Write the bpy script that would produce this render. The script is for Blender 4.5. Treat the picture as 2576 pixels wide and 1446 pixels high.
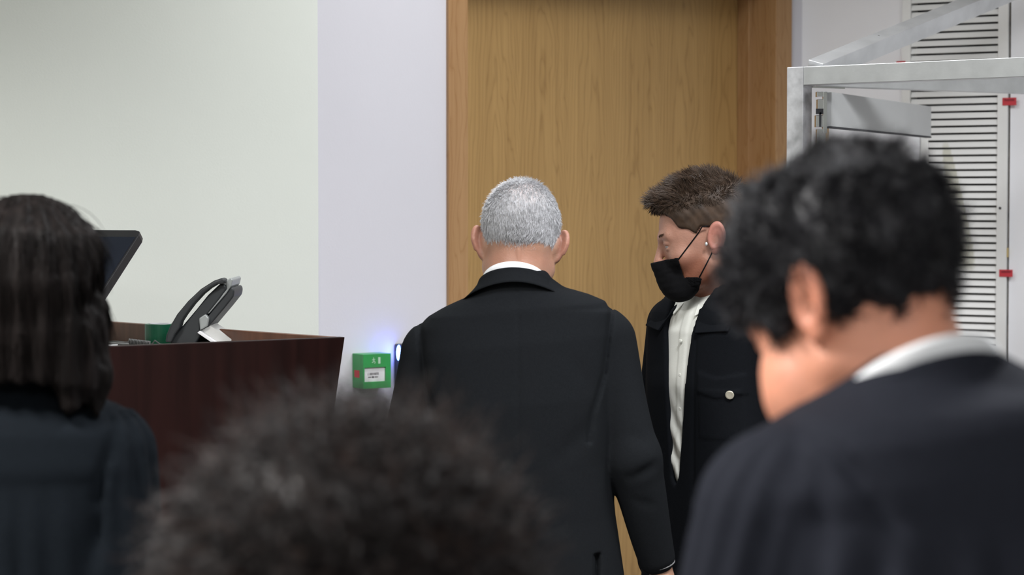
import bpy, math, random
import numpy as np
from mathutils import Vector, Matrix
for o in list(bpy.data.objects): bpy.data.objects.remove(o)
S = bpy.context.scene
COL = S.collection
rnd = random.Random(7); nr = np.random.RandomState(11)

# ---------------------------------------------------------------- camera
FPX = 5400.0; CAMZ = 1.70; PIT = math.radians(2.205)
cd = bpy.data.cameras.new('camera'); cam = bpy.data.objects.new('camera', cd); COL.objects.link(cam)
cd.sensor_width = 36; cd.lens = FPX/2576*36; cd.clip_start = .05
cam.location = (0, 0, CAMZ); cam.rotation_euler = (math.pi/2-PIT, 0, 0)
cd.dof.use_dof = True; cd.dof.focus_distance = 4.75; cd.dof.aperture_fstop = 4.4
S.camera = cam
# ---------------------------------------------------------------- world, exposure, lights
w = bpy.data.worlds.new('world'); S.world = w; w.use_nodes = True
w.node_tree.nodes['Background'].inputs[0].default_value = (.8, .85, 1, 1)
w.node_tree.nodes['Background'].inputs[1].default_value = .3
S.view_settings.view_transform = 'Standard'; S.view_settings.look = 'None'
S.view_settings.gamma = 1; S.view_settings.use_curve_mapping = False
S.view_settings.exposure = 0.24
CEIL = 3.05
LAMPS = [(.18, 5.08, 12, 150, 'nearest the oak door'), (1.75, 4.2, 26, 150, 'above the aluminium booth'), (-1.35, 2.1, 92, 146, 'above the people at the left'), (.7, 3.1, 44, 148, 'above the people at the right'), (-1.0, -.9, 34, 165, 'behind the camera to the left'), (1.3, -.6, 28, 160, 'behind the camera to the right'), (-3.1, 0, 40, 165, 'added as fill by the far left wall')]  # last entry is an added fill lamp, brightening surfaces that face left
for i, (x, y, e, sprd, wh) in enumerate(LAMPS):
    ld = bpy.data.lights.new('ceiling_panel_light', 'AREA'); ld.shape = 'RECTANGLE'; ld.size = .58; ld.size_y = .58
    ld.energy = e; ld.spread = math.radians(sprd); ld.color = (1.0, .985, .96) if x < 0 else (.95, .97, 1.0)
    lo = bpy.data.objects.new('ceiling_panel_light', ld); COL.objects.link(lo); lo.location = (x, y, CEIL-.03)

# ---------------------------------------------------------------- helpers
def W(px, py, Z):
    u = (px-1288)/FPX; v = (723-py)/FPX
    r = np.array([u, math.cos(PIT)+v*math.sin(PIT), -math.sin(PIT)+v*math.cos(PIT)])
    r *= Z/r[1]
    return np.array([r[0], r[1], r[2]+CAMZ])

def mat(name, col, rough=.6, metal=0, noise=0, nscale=8, bump=0, bscale=60, spec=None, attr=False, coat=0, sss=0, stretch=(1, 1, 1), sheen=0):
    m = bpy.data.materials.new(name); m.use_nodes = True
    nt = m.node_tree; b = nt.nodes['Principled BSDF']
    b.inputs['Base Color'].default_value = (*col, 1); b.inputs['Roughness'].default_value = rough
    b.inputs['Metallic'].default_value = metal
    if spec is not None: b.inputs['Specular IOR Level'].default_value = spec
    if coat: b.inputs['Coat Weight'].default_value = coat; b.inputs['Coat Roughness'].default_value = .15
    if sss: b.inputs['Subsurface Weight'].default_value = sss; b.inputs['Subsurface Radius'].default_value = (.01, .004, .002)
    if sheen: b.inputs['Sheen Weight'].default_value = sheen; b.inputs['Sheen Roughness'].default_value = .5
    tc = nt.nodes.new('ShaderNodeTexCoord'); mp = nt.nodes.new('ShaderNodeMapping'); mp.inputs['Scale'].default_value = stretch
    nt.links.new(tc.outputs['Object'], mp.inputs[0])
    src = None
    if noise:
        n = nt.nodes.new('ShaderNodeTexNoise'); n.inputs['Scale'].default_value = nscale; n.inputs['Detail'].default_value = 5
        nt.links.new(mp.outputs[0], n.inputs['Vector'])
        cr = nt.nodes.new('ShaderNodeValToRGB')
        lo = tuple(max(0, c*(1-noise)) for c in col); hi = tuple(min(1, c*(1+noise)) for c in col)
        cr.color_ramp.elements[0].color = (*lo, 1); cr.color_ramp.elements[1].color = (*hi, 1)
        cr.color_ramp.elements[0].position = .3; cr.color_ramp.elements[1].position = .7
        nt.links.new(n.outputs[0], cr.inputs[0]); src = cr.outputs[0]
    if attr:
        a = nt.nodes.new('ShaderNodeAttribute'); a.attribute_name = 'tint'
        if src is None:
            nt.links.new(a.outputs['Color'], b.inputs['Base Color'])
        else:
            mx = nt.nodes.new('ShaderNodeMix'); mx.data_type = 'RGBA'; mx.blend_type = 'MULTIPLY'; mx.inputs[0].default_value = 1
            nt.links.new(src, mx.inputs[6]); nt.links.new(a.outputs['Color'], mx.inputs[7]); nt.links.new(mx.outputs[2], b.inputs['Base Color'])
    elif src is not None: nt.links.new(src, b.inputs['Base Color'])
    if bump:
        n2 = nt.nodes.new('ShaderNodeTexNoise'); n2.inputs['Scale'].default_value = bscale; n2.inputs['Detail'].default_value = 3
        nt.links.new(mp.outputs[0], n2.inputs['Vector'])
        bp = nt.nodes.new('ShaderNodeBump'); bp.inputs['Strength'].default_value = bump; bp.inputs['Distance'].default_value = .01
        nt.links.new(n2.outputs[0], bp.inputs['Height']); nt.links.new(bp.outputs[0], b.inputs['Normal'])
    return m

def oak(name, dark, light, flame=True):
    m = bpy.data.materials.new(name); m.use_nodes = True; nt = m.node_tree; N = nt.nodes; L = nt.links
    b = N['Principled BSDF']; b.inputs['Roughness'].default_value = .42
    def math_(op, a, c=None, d=None):
        n = N.new('ShaderNodeMath'); n.operation = op
        for i, v in enumerate((a, c, d)):
            if v is None: continue
            if isinstance(v, (int, float)): n.inputs[i].default_value = v
            else: L.new(v, n.inputs[i])
        return n.outputs[0]
    tc = N.new('ShaderNodeTexCoord'); sp = N.new('ShaderNodeSeparateXYZ'); L.new(tc.outputs['Object'], sp.inputs[0])
    def noise(sc, scale, det=4, dist=0.):
        mp = N.new('ShaderNodeMapping'); mp.inputs['Scale'].default_value = sc; L.new(tc.outputs['Object'], mp.inputs[0])
        n = N.new('ShaderNodeTexNoise'); n.inputs['Scale'].default_value = scale; n.inputs['Detail'].default_value = det
        n.inputs['Distortion'].default_value = dist
        L.new(mp.outputs[0], n.inputs['Vector']); return n.outputs[0]
    wob = noise((6, 6, 1.1), 2.2, 3, .3)
    if flame:
        pp = math_('PINGPONG', math_('ADD', sp.outputs[0], math_('MULTIPLY', wob, .03)), .085)
        pq = math_('MULTIPLY', math_('POWER', math_('MULTIPLY', pp, 12.0), 1.6), 1.0)
        v = math_('ADD', math_('ADD', math_('MULTIPLY', pq, 3.2), math_('MULTIPLY', sp.outputs[2], 1.9)), math_('MULTIPLY', wob, 3.4))
    else:
        v = math_('ADD', math_('MULTIPLY', sp.outputs[0], 30.), math_('MULTIPLY', wob, 5))
    rings = math_('ABSOLUTE', math_('SINE', math_('MULTIPLY', v, 5.2)))
    rings = math_('POWER', math_('SUBTRACT', 1, rings), 3.0)
    fine = noise((210, 210, 2.5), 1.0, 3)
    mid = noise((26, 26, .8), 1.0, 4)
    f = math_('ADD', math_('MULTIPLY', rings, .26), math_('MULTIPLY', math_('ADD', math_('MULTIPLY', fine, .6), math_('MULTIPLY', mid, .55)), .8))
    cr = N.new('ShaderNodeValToRGB'); cr.color_ramp.elements[0].position = .25; cr.color_ramp.elements[1].position = .85
    cr.color_ramp.elements[0].color = (*light, 1); cr.color_ramp.elements[1].color = (*dark, 1)
    L.new(f, cr.inputs[0]); L.new(cr.outputs[0], b.inputs['Base Color'])
    return m

def link(name, me, m=None, parent=None, base=None):
    o = bpy.data.objects.new(name, me); COL.objects.link(o)
    if m: me.materials.append(m)
    if parent is not None: o.parent = parent
    return o
ORG = {}
def mesh(name, V, F, m, parent=None, smooth=False, org=None, tint=None):
    """verts in world metres; re-expressed about the parent's base (or own origin)."""
    V = np.asarray(V, dtype=np.float64).reshape(-1, 3)
    if parent is not None: org = ORG[parent.name]
    if org is None: org = (0, 0, 0)
    V = V-np.array(org)
    me = bpy.data.meshes.new(name)
    if isinstance(F, np.ndarray):
        me.vertices.add(len(V)); me.vertices.foreach_set('co', V.ravel())
        k = F.shape[1]; me.loops.add(F.size); me.loops.foreach_set('vertex_index', F.ravel().astype(np.int32))
        me.polygons.add(len(F)); me.polygons.foreach_set('loop_start', np.arange(0, F.size, k, dtype=np.int32))
        me.polygons.foreach_set('loop_total', np.full(len(F), k, dtype=np.int32))
        me.update(calc_edges=True); me.validate()
    else:
        me.from_pydata([tuple(v) for v in V], [], [tuple(f) for f in F]); me.update()
    if smooth: me.polygons.foreach_set('use_smooth', np.ones(len(me.polygons), dtype=bool))
    if tint is not None:
        a = me.attributes.new('tint', 'FLOAT_COLOR', 'POINT')
        t = np.ones((len(V), 4)); t[:, :3] = tint; a.data.foreach_set('color', t.ravel())
    o = link(name, me, m, parent)
    if parent is None: o.location = org
    ORG[o.name] = tuple(org)
    return o
def thing(name, label, cat, loc=(0, 0, 0), group=None):
    o = bpy.data.objects.new(name, None); COL.objects.link(o); o.location = loc
    o.empty_display_size = .1; o['label'] = label; o['category'] = cat
    if group: o['group'] = group
    ORG[o.name] = tuple(loc); return o
def tag(o, label, cat, group=None):
    o['label'] = label; o['category'] = cat
    if group: o['group'] = group
    return o
def struct(o): o['kind'] = 'structure'; return o

class MB:
    def __init__(s): s.V = []; s.F = []
    def add(s, V, F):
        n = len(s.V); s.V += [tuple(v) for v in V]; s.F += [tuple(i+n for i in f) for f in F]; return s
    def hexa(s, P):  # 8 pts: bottom 4 ccw, top 4 ccw
        return s.add(P, [(3, 2, 1, 0), (4, 5, 6, 7), (0, 1, 5, 4), (1, 2, 6, 5), (2, 3, 7, 6), (3, 0, 4, 7)])
    def fbox(s, fr, a, b):  # box in frame fr = (O, X, Y, Z)
        O, X, Y, Z = [np.array(q, float) for q in fr]; P = []
        for z in (a[2], b[2]):
            for x, y in ((a[0], a[1]), (b[0], a[1]), (b[0], b[1]), (a[0], b[1])): P.append(O+X*x+Y*y+Z*z)
        return s.hexa(P)
    def beam(s, a, b, wd, ht, up=(0, 0, 1)):
        a = np.array(a, float); b = np.array(b, float); d = b-a; L = np.linalg.norm(d); d /= L
        sd = np.cross(d, up); sd /= np.linalg.norm(sd); u = np.cross(sd, d)
        return s.fbox((a, sd, d, u), (-wd/2, 0, -ht/2), (wd/2, L, ht/2))
    def prism(s, pts, ext):  # polygon pts (3d, planar) extruded by vector ext
        n = len(pts); P = [np.array(p, float) for p in pts]; Q = [p+np.array(ext) for p in P]
        F = [tuple(range(n-1, -1, -1)), tuple(range(n, 2*n))]+[(i, (i+1) % n, (i+1) % n+n, i+n) for i in range(n)]
        return s.add(P+Q, F)
    def tube(s, pts, r, n=8):
        pts = [np.array(p, float) for p in pts]; rs = r if hasattr(r, '__len__') else [r]*len(pts)
        V = []; u = None
        for i, p in enumerate(pts):
            d = pts[min(i+1, len(pts)-1)]-pts[max(i-1, 0)]; d /= (np.linalg.norm(d)+1e-9)
            if u is None:
                u = np.cross(d, (0, 0, 1)) if abs(d[2]) < .9 else np.cross(d, (1, 0, 0))
            u = u-d*np.dot(u, d); u /= np.linalg.norm(u); v = np.cross(d, u)
            for k in range(n):
                t = 2*math.pi*k/n; V.append(p+(u*math.cos(t)+v*math.sin(t))*rs[i])
        m = len(pts)
        F = [(i*n+k, i*n+(k+1) % n, (i+1)*n+(k+1) % n, (i+1)*n+k) for i in range(m-1) for k in range(n)]
        F += [tuple(range(n-1, -1, -1)), tuple(range((m-1)*n, m*n))]
        return s.add(V, F)
    def lathe(s, c, prof, n=24, axis=(0, 0, 1), xd=(1, 0, 0)):
        a = np.array(axis, float); a /= np.linalg.norm(a); x = np.array(xd, float); x -= a*np.dot(a, x); x /= np.linalg.norm(x); y = np.cross(a, x)
        V = []
        for r, h in prof:
            for k in range(n):
                t = 2*math.pi*k/n; V.append(np.array(c)+a*h+(x*math.cos(t)+y*math.sin(t))*r)
        m = len(prof); F = [(i*n+k, i*n+(k+1) % n, (i+1)*n+(k+1) % n, (i+1)*n+k) for i in range(m-1) for k in range(n)]
        F += [tuple(range(n-1, -1, -1)), tuple(range((m-1)*n, m*n))]
        return s.add(V, F)
    def build(s, name, m, parent=None, smooth=False, bevel=0, org=None, seg=2):
        if parent is None and org is None:
            A = np.array(s.V); org = (A[:, 0].mean(), A[:, 1].mean(), A[:, 2].min())
        o = mesh(name, s.V, s.F, m, parent, smooth, org)
        if bevel:
            md = o.modifiers.new('bevel', 'BEVEL'); md.width = bevel; md.segments = seg; md.limit_method = 'ANGLE'
        return o

# ---------------------------------------------------------------- implicit surfaces
def nrm(v): v = np.array(v, float); return v/np.linalg.norm(v)
def smin(a, b, k):
    h = np.clip(.5+.5*(b-a)/k, 0, 1); return b*(1-h)+a*h-k*h*(1-h)
def smax(a, b, k): return -smin(-a, -b, k)
def ell(P, c, r):
    q = (P-np.array(c))/np.array(r); k0 = np.linalg.norm(q, axis=1); k1 = np.linalg.norm(q/np.array(r), axis=1)+1e-9
    return k0*(k0-1)/k1
def cone(P, a, b, r1, r2):
    a = np.array(a, float); b = np.array(b, float); ba = b-a; pa = P-a
    h = np.clip((pa@ba)/(ba@ba), 0, 1)
    return np.linalg.norm(pa-h[:, None]*ba, axis=1)-(r1+(r2-r1)*h)
def rbox(P, c, h, r):
    q = np.abs(P-np.array(c))-(np.array(h)-r)
    return np.linalg.norm(np.maximum(q, 0), axis=1)+np.minimum(q.max(axis=1), 0)-r
def crease(P, a, b, wd, dep):
    a = np.array(a, float); b = np.array(b, float); ba = b-a; pa = P-a
    h = np.clip((pa@ba)/(ba@ba), 0, 1); d2 = ((pa-h[:, None]*ba)**2).sum(1)
    return dep*np.exp(-d2/wd**2)*(.35+.65*np.sin(np.pi*np.clip(h, .05, .95)))
def lowf(P, f, seed=0):
    r = np.random.RandomState(seed); v = 0
    for i in range(5):
        k = r.randn(3)*f; v = v+np.sin(P@k+r.rand()*6.28)
    return v/5
def surf(f, lo, hi, h):
    lo = np.array(lo, float); hi = np.array(hi, float)
    n = np.ceil((hi-lo)/h).astype(int)+1
    xs, ys, zs = [lo[i]+np.arange(n[i])*h for i in range(3)]
    V = np.empty(n, dtype=np.float64)
    step = max(1, int(400000/(n[1]*n[2])))
    for i in range(0, n[0], step):
        X, Y, Z = np.meshgrid(xs[i:i+step], ys, zs, indexing='ij')
        V[i:i+step] = f(np.stack([X.ravel(), Y.ravel(), Z.ravel()], 1)).reshape(X.shape)
    I = V < 0
    cnt = np.zeros(np.array(V.shape)-1, dtype=np.int8)
    for dx in (0, 1):
        for dy in (0, 1):
            for dz in (0, 1): cnt += I[dx:dx+n[0]-1, dy:dy+n[1]-1, dz:dz+n[2]-1]
    cell = (cnt > 0) & (cnt < 8); idx = -np.ones(cell.shape, dtype=np.int64)
    cs = np.argwhere(cell); idx[cell] = np.arange(len(cs))
    acc = np.zeros((len(cs), 3)); num = np.zeros(len(cs))
    corners = [(a, b, c) for a in (0, 1) for b in (0, 1) for c in (0, 1)]
    for c0 in corners:
        for ax in range(3):
            if c0[ax]: continue
            c1 = list(c0); c1[ax] = 1
            v0 = V[cs[:, 0]+c0[0], cs[:, 1]+c0[1], cs[:, 2]+c0[2]]; v1 = V[cs[:, 0]+c1[0], cs[:, 1]+c1[1], cs[:, 2]+c1[2]]
            s = (v0 < 0) != (v1 < 0); t = np.where(s, v0/np.where(s, v0-v1, 1), 0)
            p = np.tile(np.array(c0, float), (len(cs), 1)); p[:, ax] += t
            acc += p*s[:, None]; num += s
    P = lo+(cs+acc/num[:, None])*h
    Q = []
    for ax in range(3):
        sl0 = [slice(None)]*3; sl1 = [slice(None)]*3; sl0[ax] = slice(0, -1); sl1[ax] = slice(1, None)
        a = I[tuple(sl0)]; b = I[tuple(sl1)]
        e = np.argwhere(a != b); fl = a[tuple(e.T)]
        o1, o2 = (ax+1) % 3, (ax+2) % 3
        ok = (e[:, o1] > 0) & (e[:, o2] > 0) & (e[:, o1] < n[o1]-1) & (e[:, o2] < n[o2]-1)
        e = e[ok]; fl = fl[ok]
        def g(d1, d2):
            c = e.copy(); c[:, o1] -= d1; c[:, o2] -= d2; return idx[tuple(c.T)]
        q = np.stack([g(1, 1), g(0, 1), g(0, 0), g(1, 0)], 1)
        q[~fl] = q[~fl][:, ::-1]; Q.append(q)
    return P, np.concatenate(Q)
def join(*ms):
    V = []; F = []; n = 0
    for v, f in ms: V.append(v); F.append(f+n); n += len(v)
    return np.concatenate(V), np.concatenate(F)

class Head:
    cheek = 0
    def __init__(s, O, yaw, pitch, roll=0, sc=1.0):
        y, p, r = map(math.radians, (yaw, pitch, roll))
        R = np.array([math.cos(y), math.sin(y), 0]); F = np.array([-math.sin(y)*math.cos(p), math.cos(y)*math.cos(p), -math.sin(p)])
        U = np.cross(R, F); s.R = R*math.cos(r)+U*math.sin(r); s.U = -R*math.sin(r)+U*math.cos(r); s.F = F
        s.O = np.array(O, float); s.sc = sc; s.M = np.stack([s.R, s.F, s.U], 1)
    def loc(s, P): return (P-s.O)@s.M/s.sc
    def wld(s, L): return np.asarray(L)@s.M.T*s.sc+s.O
def ear_sdf(A, out=.30):
    # A: local coords mirrored to x>=0 ; ear plate leaning outward to the back
    c = np.array([.0735, -.012, .002]); q = A-c
    ca, sa = math.cos(out), math.sin(out)     # rotate about z so the back edge stands off
    x = q[:, 0]*ca+q[:, 1]*sa; y = -q[:, 0]*sa+q[:, 1]*ca; z = q[:, 2]
    y = y+z*.18; yy = y+.012
    tp = 1-.22*np.clip(-z/.03, 0, 1)
    rr = np.sqrt((yy/(.0185*tp))**2+(z/.031)**2)
    plate = np.maximum((rr-1)*.018, np.abs(x-.006)-.0032)
    rim = np.sqrt(((rr-.88)*.0185)**2+(x-.009)**2)-.0042
    rim = np.where(z < -.022, np.maximum(rim, .004), rim)
    lobe = ell(np.stack([x, yy, z], 1), (.006, .004, -.026), (.0055, .0095, .010))
    d = smin(smin(plate, rim, .004), lobe, .004)
    anti = np.sqrt(((rr-.52)*.0185)**2+(x-.007)**2)-.0034
    d = smin(d, np.where(yy > .008, .01, anti), .003)
    d = smax(d, -ell(np.stack([x, yy, z], 1), (.0115, .0015, -.004), (.0075, .0075, .0120)), .002)
    root = ell(np.stack([x, yy, z], 1), (-.002, .008, 0), (.010, .012, .022))
    return smin(d, root, .005)
def head_sdf(Lc, jaw=1.0, ears=True, earout=.5):
    A = Lc.copy(); A[:, 0] = np.abs(A[:, 0])
    d = ell(Lc, (0, -.010, .045), (.0755, .099, .086))
    d = smin(d, ell(Lc, (0, .032, -.006), (.064, .063, .090)), .03)
    d = smin(d, cone(A, (.047*jaw, -.002, -.048), (.014, .070, -.092), .021, .017), .022)
    d = smin(d, ell(Lc, (0, .079, -.094), (.021, .017, .019)), .018)
    d = smin(d, ell(A, (.043, .058, -.022), (.021, .024, .020)), .02)
    d = smin(d, cone(A, (.008, .092, .028), (.043, .076, .030), .009, .008), .014)
    d = smax(d, -ell(A, (.032, .103, .010), (.019, .018, .013)), .010)
    d = smin(d, ell(A, (.031, .0775, .0150), (.0150, .0145, .0100)), .003)
    d = smin(d, ell(A, (.031, .0775, .0015), (.0145, .0130, .0060)), .003)
    ns = smin(cone(Lc, (0, .094, .018), (0, .114, -.022), .0075, .0095), ell(A, (.011, .104, -.025), (.0078, .010, .0075)), .006)
    d = smin(d, ns, .009)
    d = smin(d, ell(Lc, (0, .092, -.050), (.026, .010, .006)), .006); d = smin(d, ell(Lc, (0, .090, -.061), (.021, .010, .0065)), .005)
    d = smax(d, -ell(Lc, (0, .1025, -.0555), (.027, .005, .0012)), .003)
    if ears: d = smin(d, ear_sdf(A, earout), .003)
    return d
HANDC = {}
def hand(wrist, d, n, s, curl=1.0):
    """relaxed hand: d along the forearm, n palm side, s thumb side (unit vectors)"""
    if curl not in HANDC:
        def f(P):   # local x=s, y=d, z=n
            v = rbox(P, (0, .052, 0), (.040, .044, .0135), .013)
            v = smin(v, cone(P, (0, -.05, 0), (0, .02, 0), .026, .024), .02)
            v = smin(v, ell(P, (.026, .035, .010), (.018, .030, .014)), .01)
            for sx, ln, r in ((.030, .072, .0088), (.0105, .080, .0090), (-.0095, .074, .0086), (-.0285, .058, .0078)):
                p = np.array([sx, .090, 0.]); a = 0
                for k, (fr, da) in enumerate(((.45, .42), (.30, .50), (.25, .38))):
                    a += da*curl; q = p+ln*fr*np.array([sx*.9, math.cos(a), math.sin(a)])
                    v = smin(v, cone(P, p, q, r*(1-.07*k), r*(1-.07*(k+1))), .0035); p = q
            p = np.array([.032, .022, .008]); 
            for ln, dr in ((.038, (.62, .70, .35)), (.032, (.30, .88, .40))):
                q = p+ln*nrm(dr); v = smin(v, cone(P, p, q, .0115, .0095), .006); p = q
            return v
        HANDC[curl] = surf(f, (-.065, -.085, -.03), (.075, .19, .095), .0032)
    V, F = HANDC[curl]
    M = np.stack([np.array(s), np.array(d), np.array(n)], 1)
    Vw = V@M.T+np.array(wrist)
    if np.linalg.det(M) < 0: F = F[:, ::-1]
    return Vw, F

def torso(P, prof, yaw=0, n=2.4):
    pr = np.array(prof); pr = pr[np.argsort(pr[:, 0])]; z = P[:, 2]
    cx, cy, a, b = [np.interp(z, pr[:, 0], pr[:, i]) for i in (1, 2, 3, 4)]
    y = math.radians(yaw); dx = P[:, 0]-cx; dy = P[:, 1]-cy
    lx = dx*math.cos(y)+dy*math.sin(y); ly = -dx*math.sin(y)+dy*math.cos(y)
    q = (np.abs(lx/a)**n+np.abs(ly/b)**n)**(1/n)
    d = (q-1)*np.minimum(a, b)
    d = smax(d, z-pr[-1, 0], .012); return smax(d, pr[0, 0]-z, .006), lx, ly

def strands(R, D, N, n_seg, length, rad, fn, K=3):
    """R roots, D start directions; fn(p, d, t, N)-> new direction. returns tapered tubes"""
    n = len(R); P = np.empty((n_seg+1, n, 3)); P[0] = R; d = D.copy(); L = length if hasattr(length, '__len__') else np.full(n, length)
    for i in range(n_seg):
        P[i+1] = P[i]+d*(L/n_seg)[:, None]
        d = fn(P[i+1], d, (i+1)/n_seg, N); d /= np.linalg.norm(d, axis=1)[:, None]+1e-9
    T = np.gradient(P, axis=0); T /= np.linalg.norm(T, axis=2)[..., None]+1e-9
    u = np.cross(T, np.array([.31, .52, .79])); u /= np.linalg.norm(u, axis=2)[..., None]+1e-9; v = np.cross(T, u)
    rr = rad*np.sqrt(np.clip(1.02-np.linspace(0, 1, n_seg+1)**2.2, 0, 1))
    V = np.empty((n, n_seg+1, K, 3))
    for k in range(K):
        t = 2*math.pi*k/K; V[:, :, k] = (P+(u*math.cos(t)+v*math.sin(t))*rr[:, None, None]).transpose(1, 0, 2)
    b = (np.arange(n)*(n_seg+1)*K)[:, None, None]; i = (np.arange(n_seg)*K)[None, :, None]; k = np.arange(K)[None, None, :]; k2 = (k+1) % K
    F = np.stack([b+i+k, b+i+k2, b+i+K+k2, b+i+K+k], -1).reshape(-1, 4)
    return V.reshape(-1, 3), F
def roots(V, F, n, keep=None):
    C = V[F].mean(1); e1 = V[F[:, 2]]-V[F[:, 0]]; e2 = V[F[:, 3]]-V[F[:, 1]]; Nn = np.cross(e1, e2); ar = np.linalg.norm(Nn, axis=1)+1e-12; Nn = Nn/ar[:, None]
    if keep is not None: ar = ar*keep(C)
    i = nr.choice(len(F), n, p=ar/ar.sum())
    # jitter within face
    uv = nr.rand(n, 2); q = F[i]; a = V[q[:, 0]]*(1-uv[:, :1])+V[q[:, 1]]*uv[:, :1]; b = V[q[:, 3]]*(1-uv[:, :1])+V[q[:, 2]]*uv[:, :1]
    return a*(1-uv[:, 1:])+b*uv[:, 1:], Nn[i]

#MATERIALS
M = {}
M['wall_white'] = mat('white_wall_warm_light', (.76, .79, .735), .55, noise=.012, nscale=3, bump=.03, bscale=180)  # warm cast of the mixed room light is put into this colour
M['wall_lilac'] = mat('white_wall_cool_light', (.69, .68, .735), .6, noise=.012, nscale=3, bump=.03, bscale=180)  # cool lilac cast of the light, painted in as wall colour
M['wall_right'] = mat('wall_paint_lit_copy', (.86, .86, .89), .6, noise=.012, nscale=3, bump=.03, bscale=180)  # cool wall paint copied lighter, standing in for light missing on this side
M['ceiling'] = mat('ceiling_white', (.8, .8, .78), .8, noise=.02, nscale=30)
M['floor'] = mat('floor_grey_carpet', (.20, .19, .19), .9, noise=.25, nscale=150)
M['oak_leaf'] = oak('oak_veneer', (.31, .175, .058), (.52, .325, .125))
M['oak_frame'] = oak('oak_frame_wood', (.30, .15, .055), (.45, .265, .125), False)
M['mahogany'] = mat('dark_mahogany', (.013, .0040, .0034), .5, noise=.3, nscale=5, stretch=(8, 8, .6), spec=.12)
M['mahog_in'] = mat('brown_veneer', (.115, .048, .026), .45, noise=.25, nscale=6, stretch=(6, 6, 1))
M['alu'] = mat('brushed_aluminium', (.62, .63, .64), .42, .75, noise=.10, nscale=14, bump=.04, bscale=90)
M['alu_raw'] = mat('scuffed_aluminium', (.60, .60, .62), .45, .6, noise=.35, nscale=22)
M['alu_grey'] = mat('grey_anodised', (.50, .51, .51), .5, .2, noise=.03, nscale=10)
M['steel'] = mat('shiny_steel', (.75, .75, .78), .15, 1)
M['black'] = mat('black_plastic', (.012, .012, .014), .35, noise=.1)
M['louver_gap'] = mat('dark_duct', (.02, .021, .026), .8, noise=.1)
M['skin_grey'] = mat('skin', (.40, .225, .155), .5, noise=.08, nscale=40, bump=.10, bscale=260, attr=True, sss=.12)
M['white_cloth'] = mat('white_shirt_cotton', (.82, .83, .86), .75, noise=.02, nscale=20, bump=.05, bscale=300)
M['ivory_cloth'] = mat('ivory_shirt_cotton', (.73, .735, .68), .75, noise=.03, nscale=20, bump=.05, bscale=300)
M['suit'] = mat('charcoal_wool', (.0098, .0109, .0125), .95, noise=.12, nscale=300, bump=.05, bscale=500, spec=.04)
M['jacket'] = mat('black_cotton_twill', (.0075, .0085, .0105), .95, noise=.12, nscale=300, bump=.05, bscale=500, spec=.04)
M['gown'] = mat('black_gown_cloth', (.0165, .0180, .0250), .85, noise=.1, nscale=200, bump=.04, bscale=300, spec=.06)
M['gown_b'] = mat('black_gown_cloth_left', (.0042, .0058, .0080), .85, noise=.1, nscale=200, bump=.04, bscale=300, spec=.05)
M['trouser'] = mat('black_trouser_cloth', (.012, .013, .016), .85, noise=.1, nscale=200)
M['shoe'] = mat('black_leather', (.012, .011, .010), .3, noise=.1)
M['mask'] = mat('black_mask_fabric', (.0065, .0065, .0075), .9, spec=.1, noise=.15, nscale=200, bump=.05, bscale=400)
M['hair_grey'] = mat('silver_hair', (.55, .55, .57), .5, noise=.25, nscale=90)
M['hair_grey_base'] = mat('silver_hair_base', (.47, .46, .47), .7, noise=.1, nscale=60, attr=True)
M['hair_brown'] = mat('brown_hair', (.048, .029, .018), .55, noise=.35, nscale=60, spec=.3)
M['hair_black'] = mat('black_hair', (.0175, .0170, .0205), .5, noise=.3, nscale=60, spec=.28)
M['hair_dark'] = mat('dark_brown_long_hair', (.0050, .0038, .0036), .55, noise=.5, nscale=70, stretch=(1, 1, .08), spec=.06)
M['hair_curl'] = mat('dark_curly_hair', (.0150, .0110, .0110), .55, noise=.4, nscale=50, spec=.3)
M['hair_fly'] = mat('brown_loose_curls', (.050, .030, .024), .55, noise=.3, nscale=50, spec=.3)
M['eye'] = mat('eye_white', (.38, .35, .34), .35)
M['green'] = mat('green_plastic', (.03, .30, .075), .38, noise=.04)
M['green_tape'] = mat('green_tape_roll', (.008, .115, .055), .35, noise=.1)
M['red'] = mat('red_sticker', (.55, .035, .05), .6, noise=.1)
M['ink'] = mat('ink_black', (.02, .02, .025), .7)
M['redink'] = mat('dark_red_ink', (.16, .01, .02), .7)
M['paper'] = mat('white_paper', (.8, .8, .82), .7)
M['lou'] = mat('white_painted_louver', (.82, .82, .81), .45, noise=.03, nscale=12)
M['phone'] = mat('phone_dark_plastic', (.018, .021, .024), .5, noise=.15)
M['phone_l'] = mat('phone_silver_trim', (.34, .36, .36), .4, .3)
M['screen'] = mat('glossy_dark_screen', (.006, .009, .018), .18, spec=.3)
g = bpy.data.materials.new('clear_glass'); g.use_nodes = True; b = g.node_tree.nodes['Principled BSDF']
b.inputs['Transmission Weight'].default_value = 1; b.inputs['Roughness'].default_value = .02; b.inputs['IOR'].default_value = 1.45; b.inputs['Base Color'].default_value = (.93, .96, .96, 1)
M['glass'] = g
def emis(name, col, st):
    m = bpy.data.materials.new(name); m.use_nodes = True; b = m.node_tree.nodes['Principled BSDF']
    b.inputs['Base Color'].default_value = (*col, 1); b.inputs['Emission Color'].default_value = (*col, 1); b.inputs['Emission Strength'].default_value = st; return m
M['led'] = emis('blue_led', (.10, .22, 1), 14)
M['lamp'] = emis('lamp_diffuser', (1, .98, .95), 3)

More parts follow.
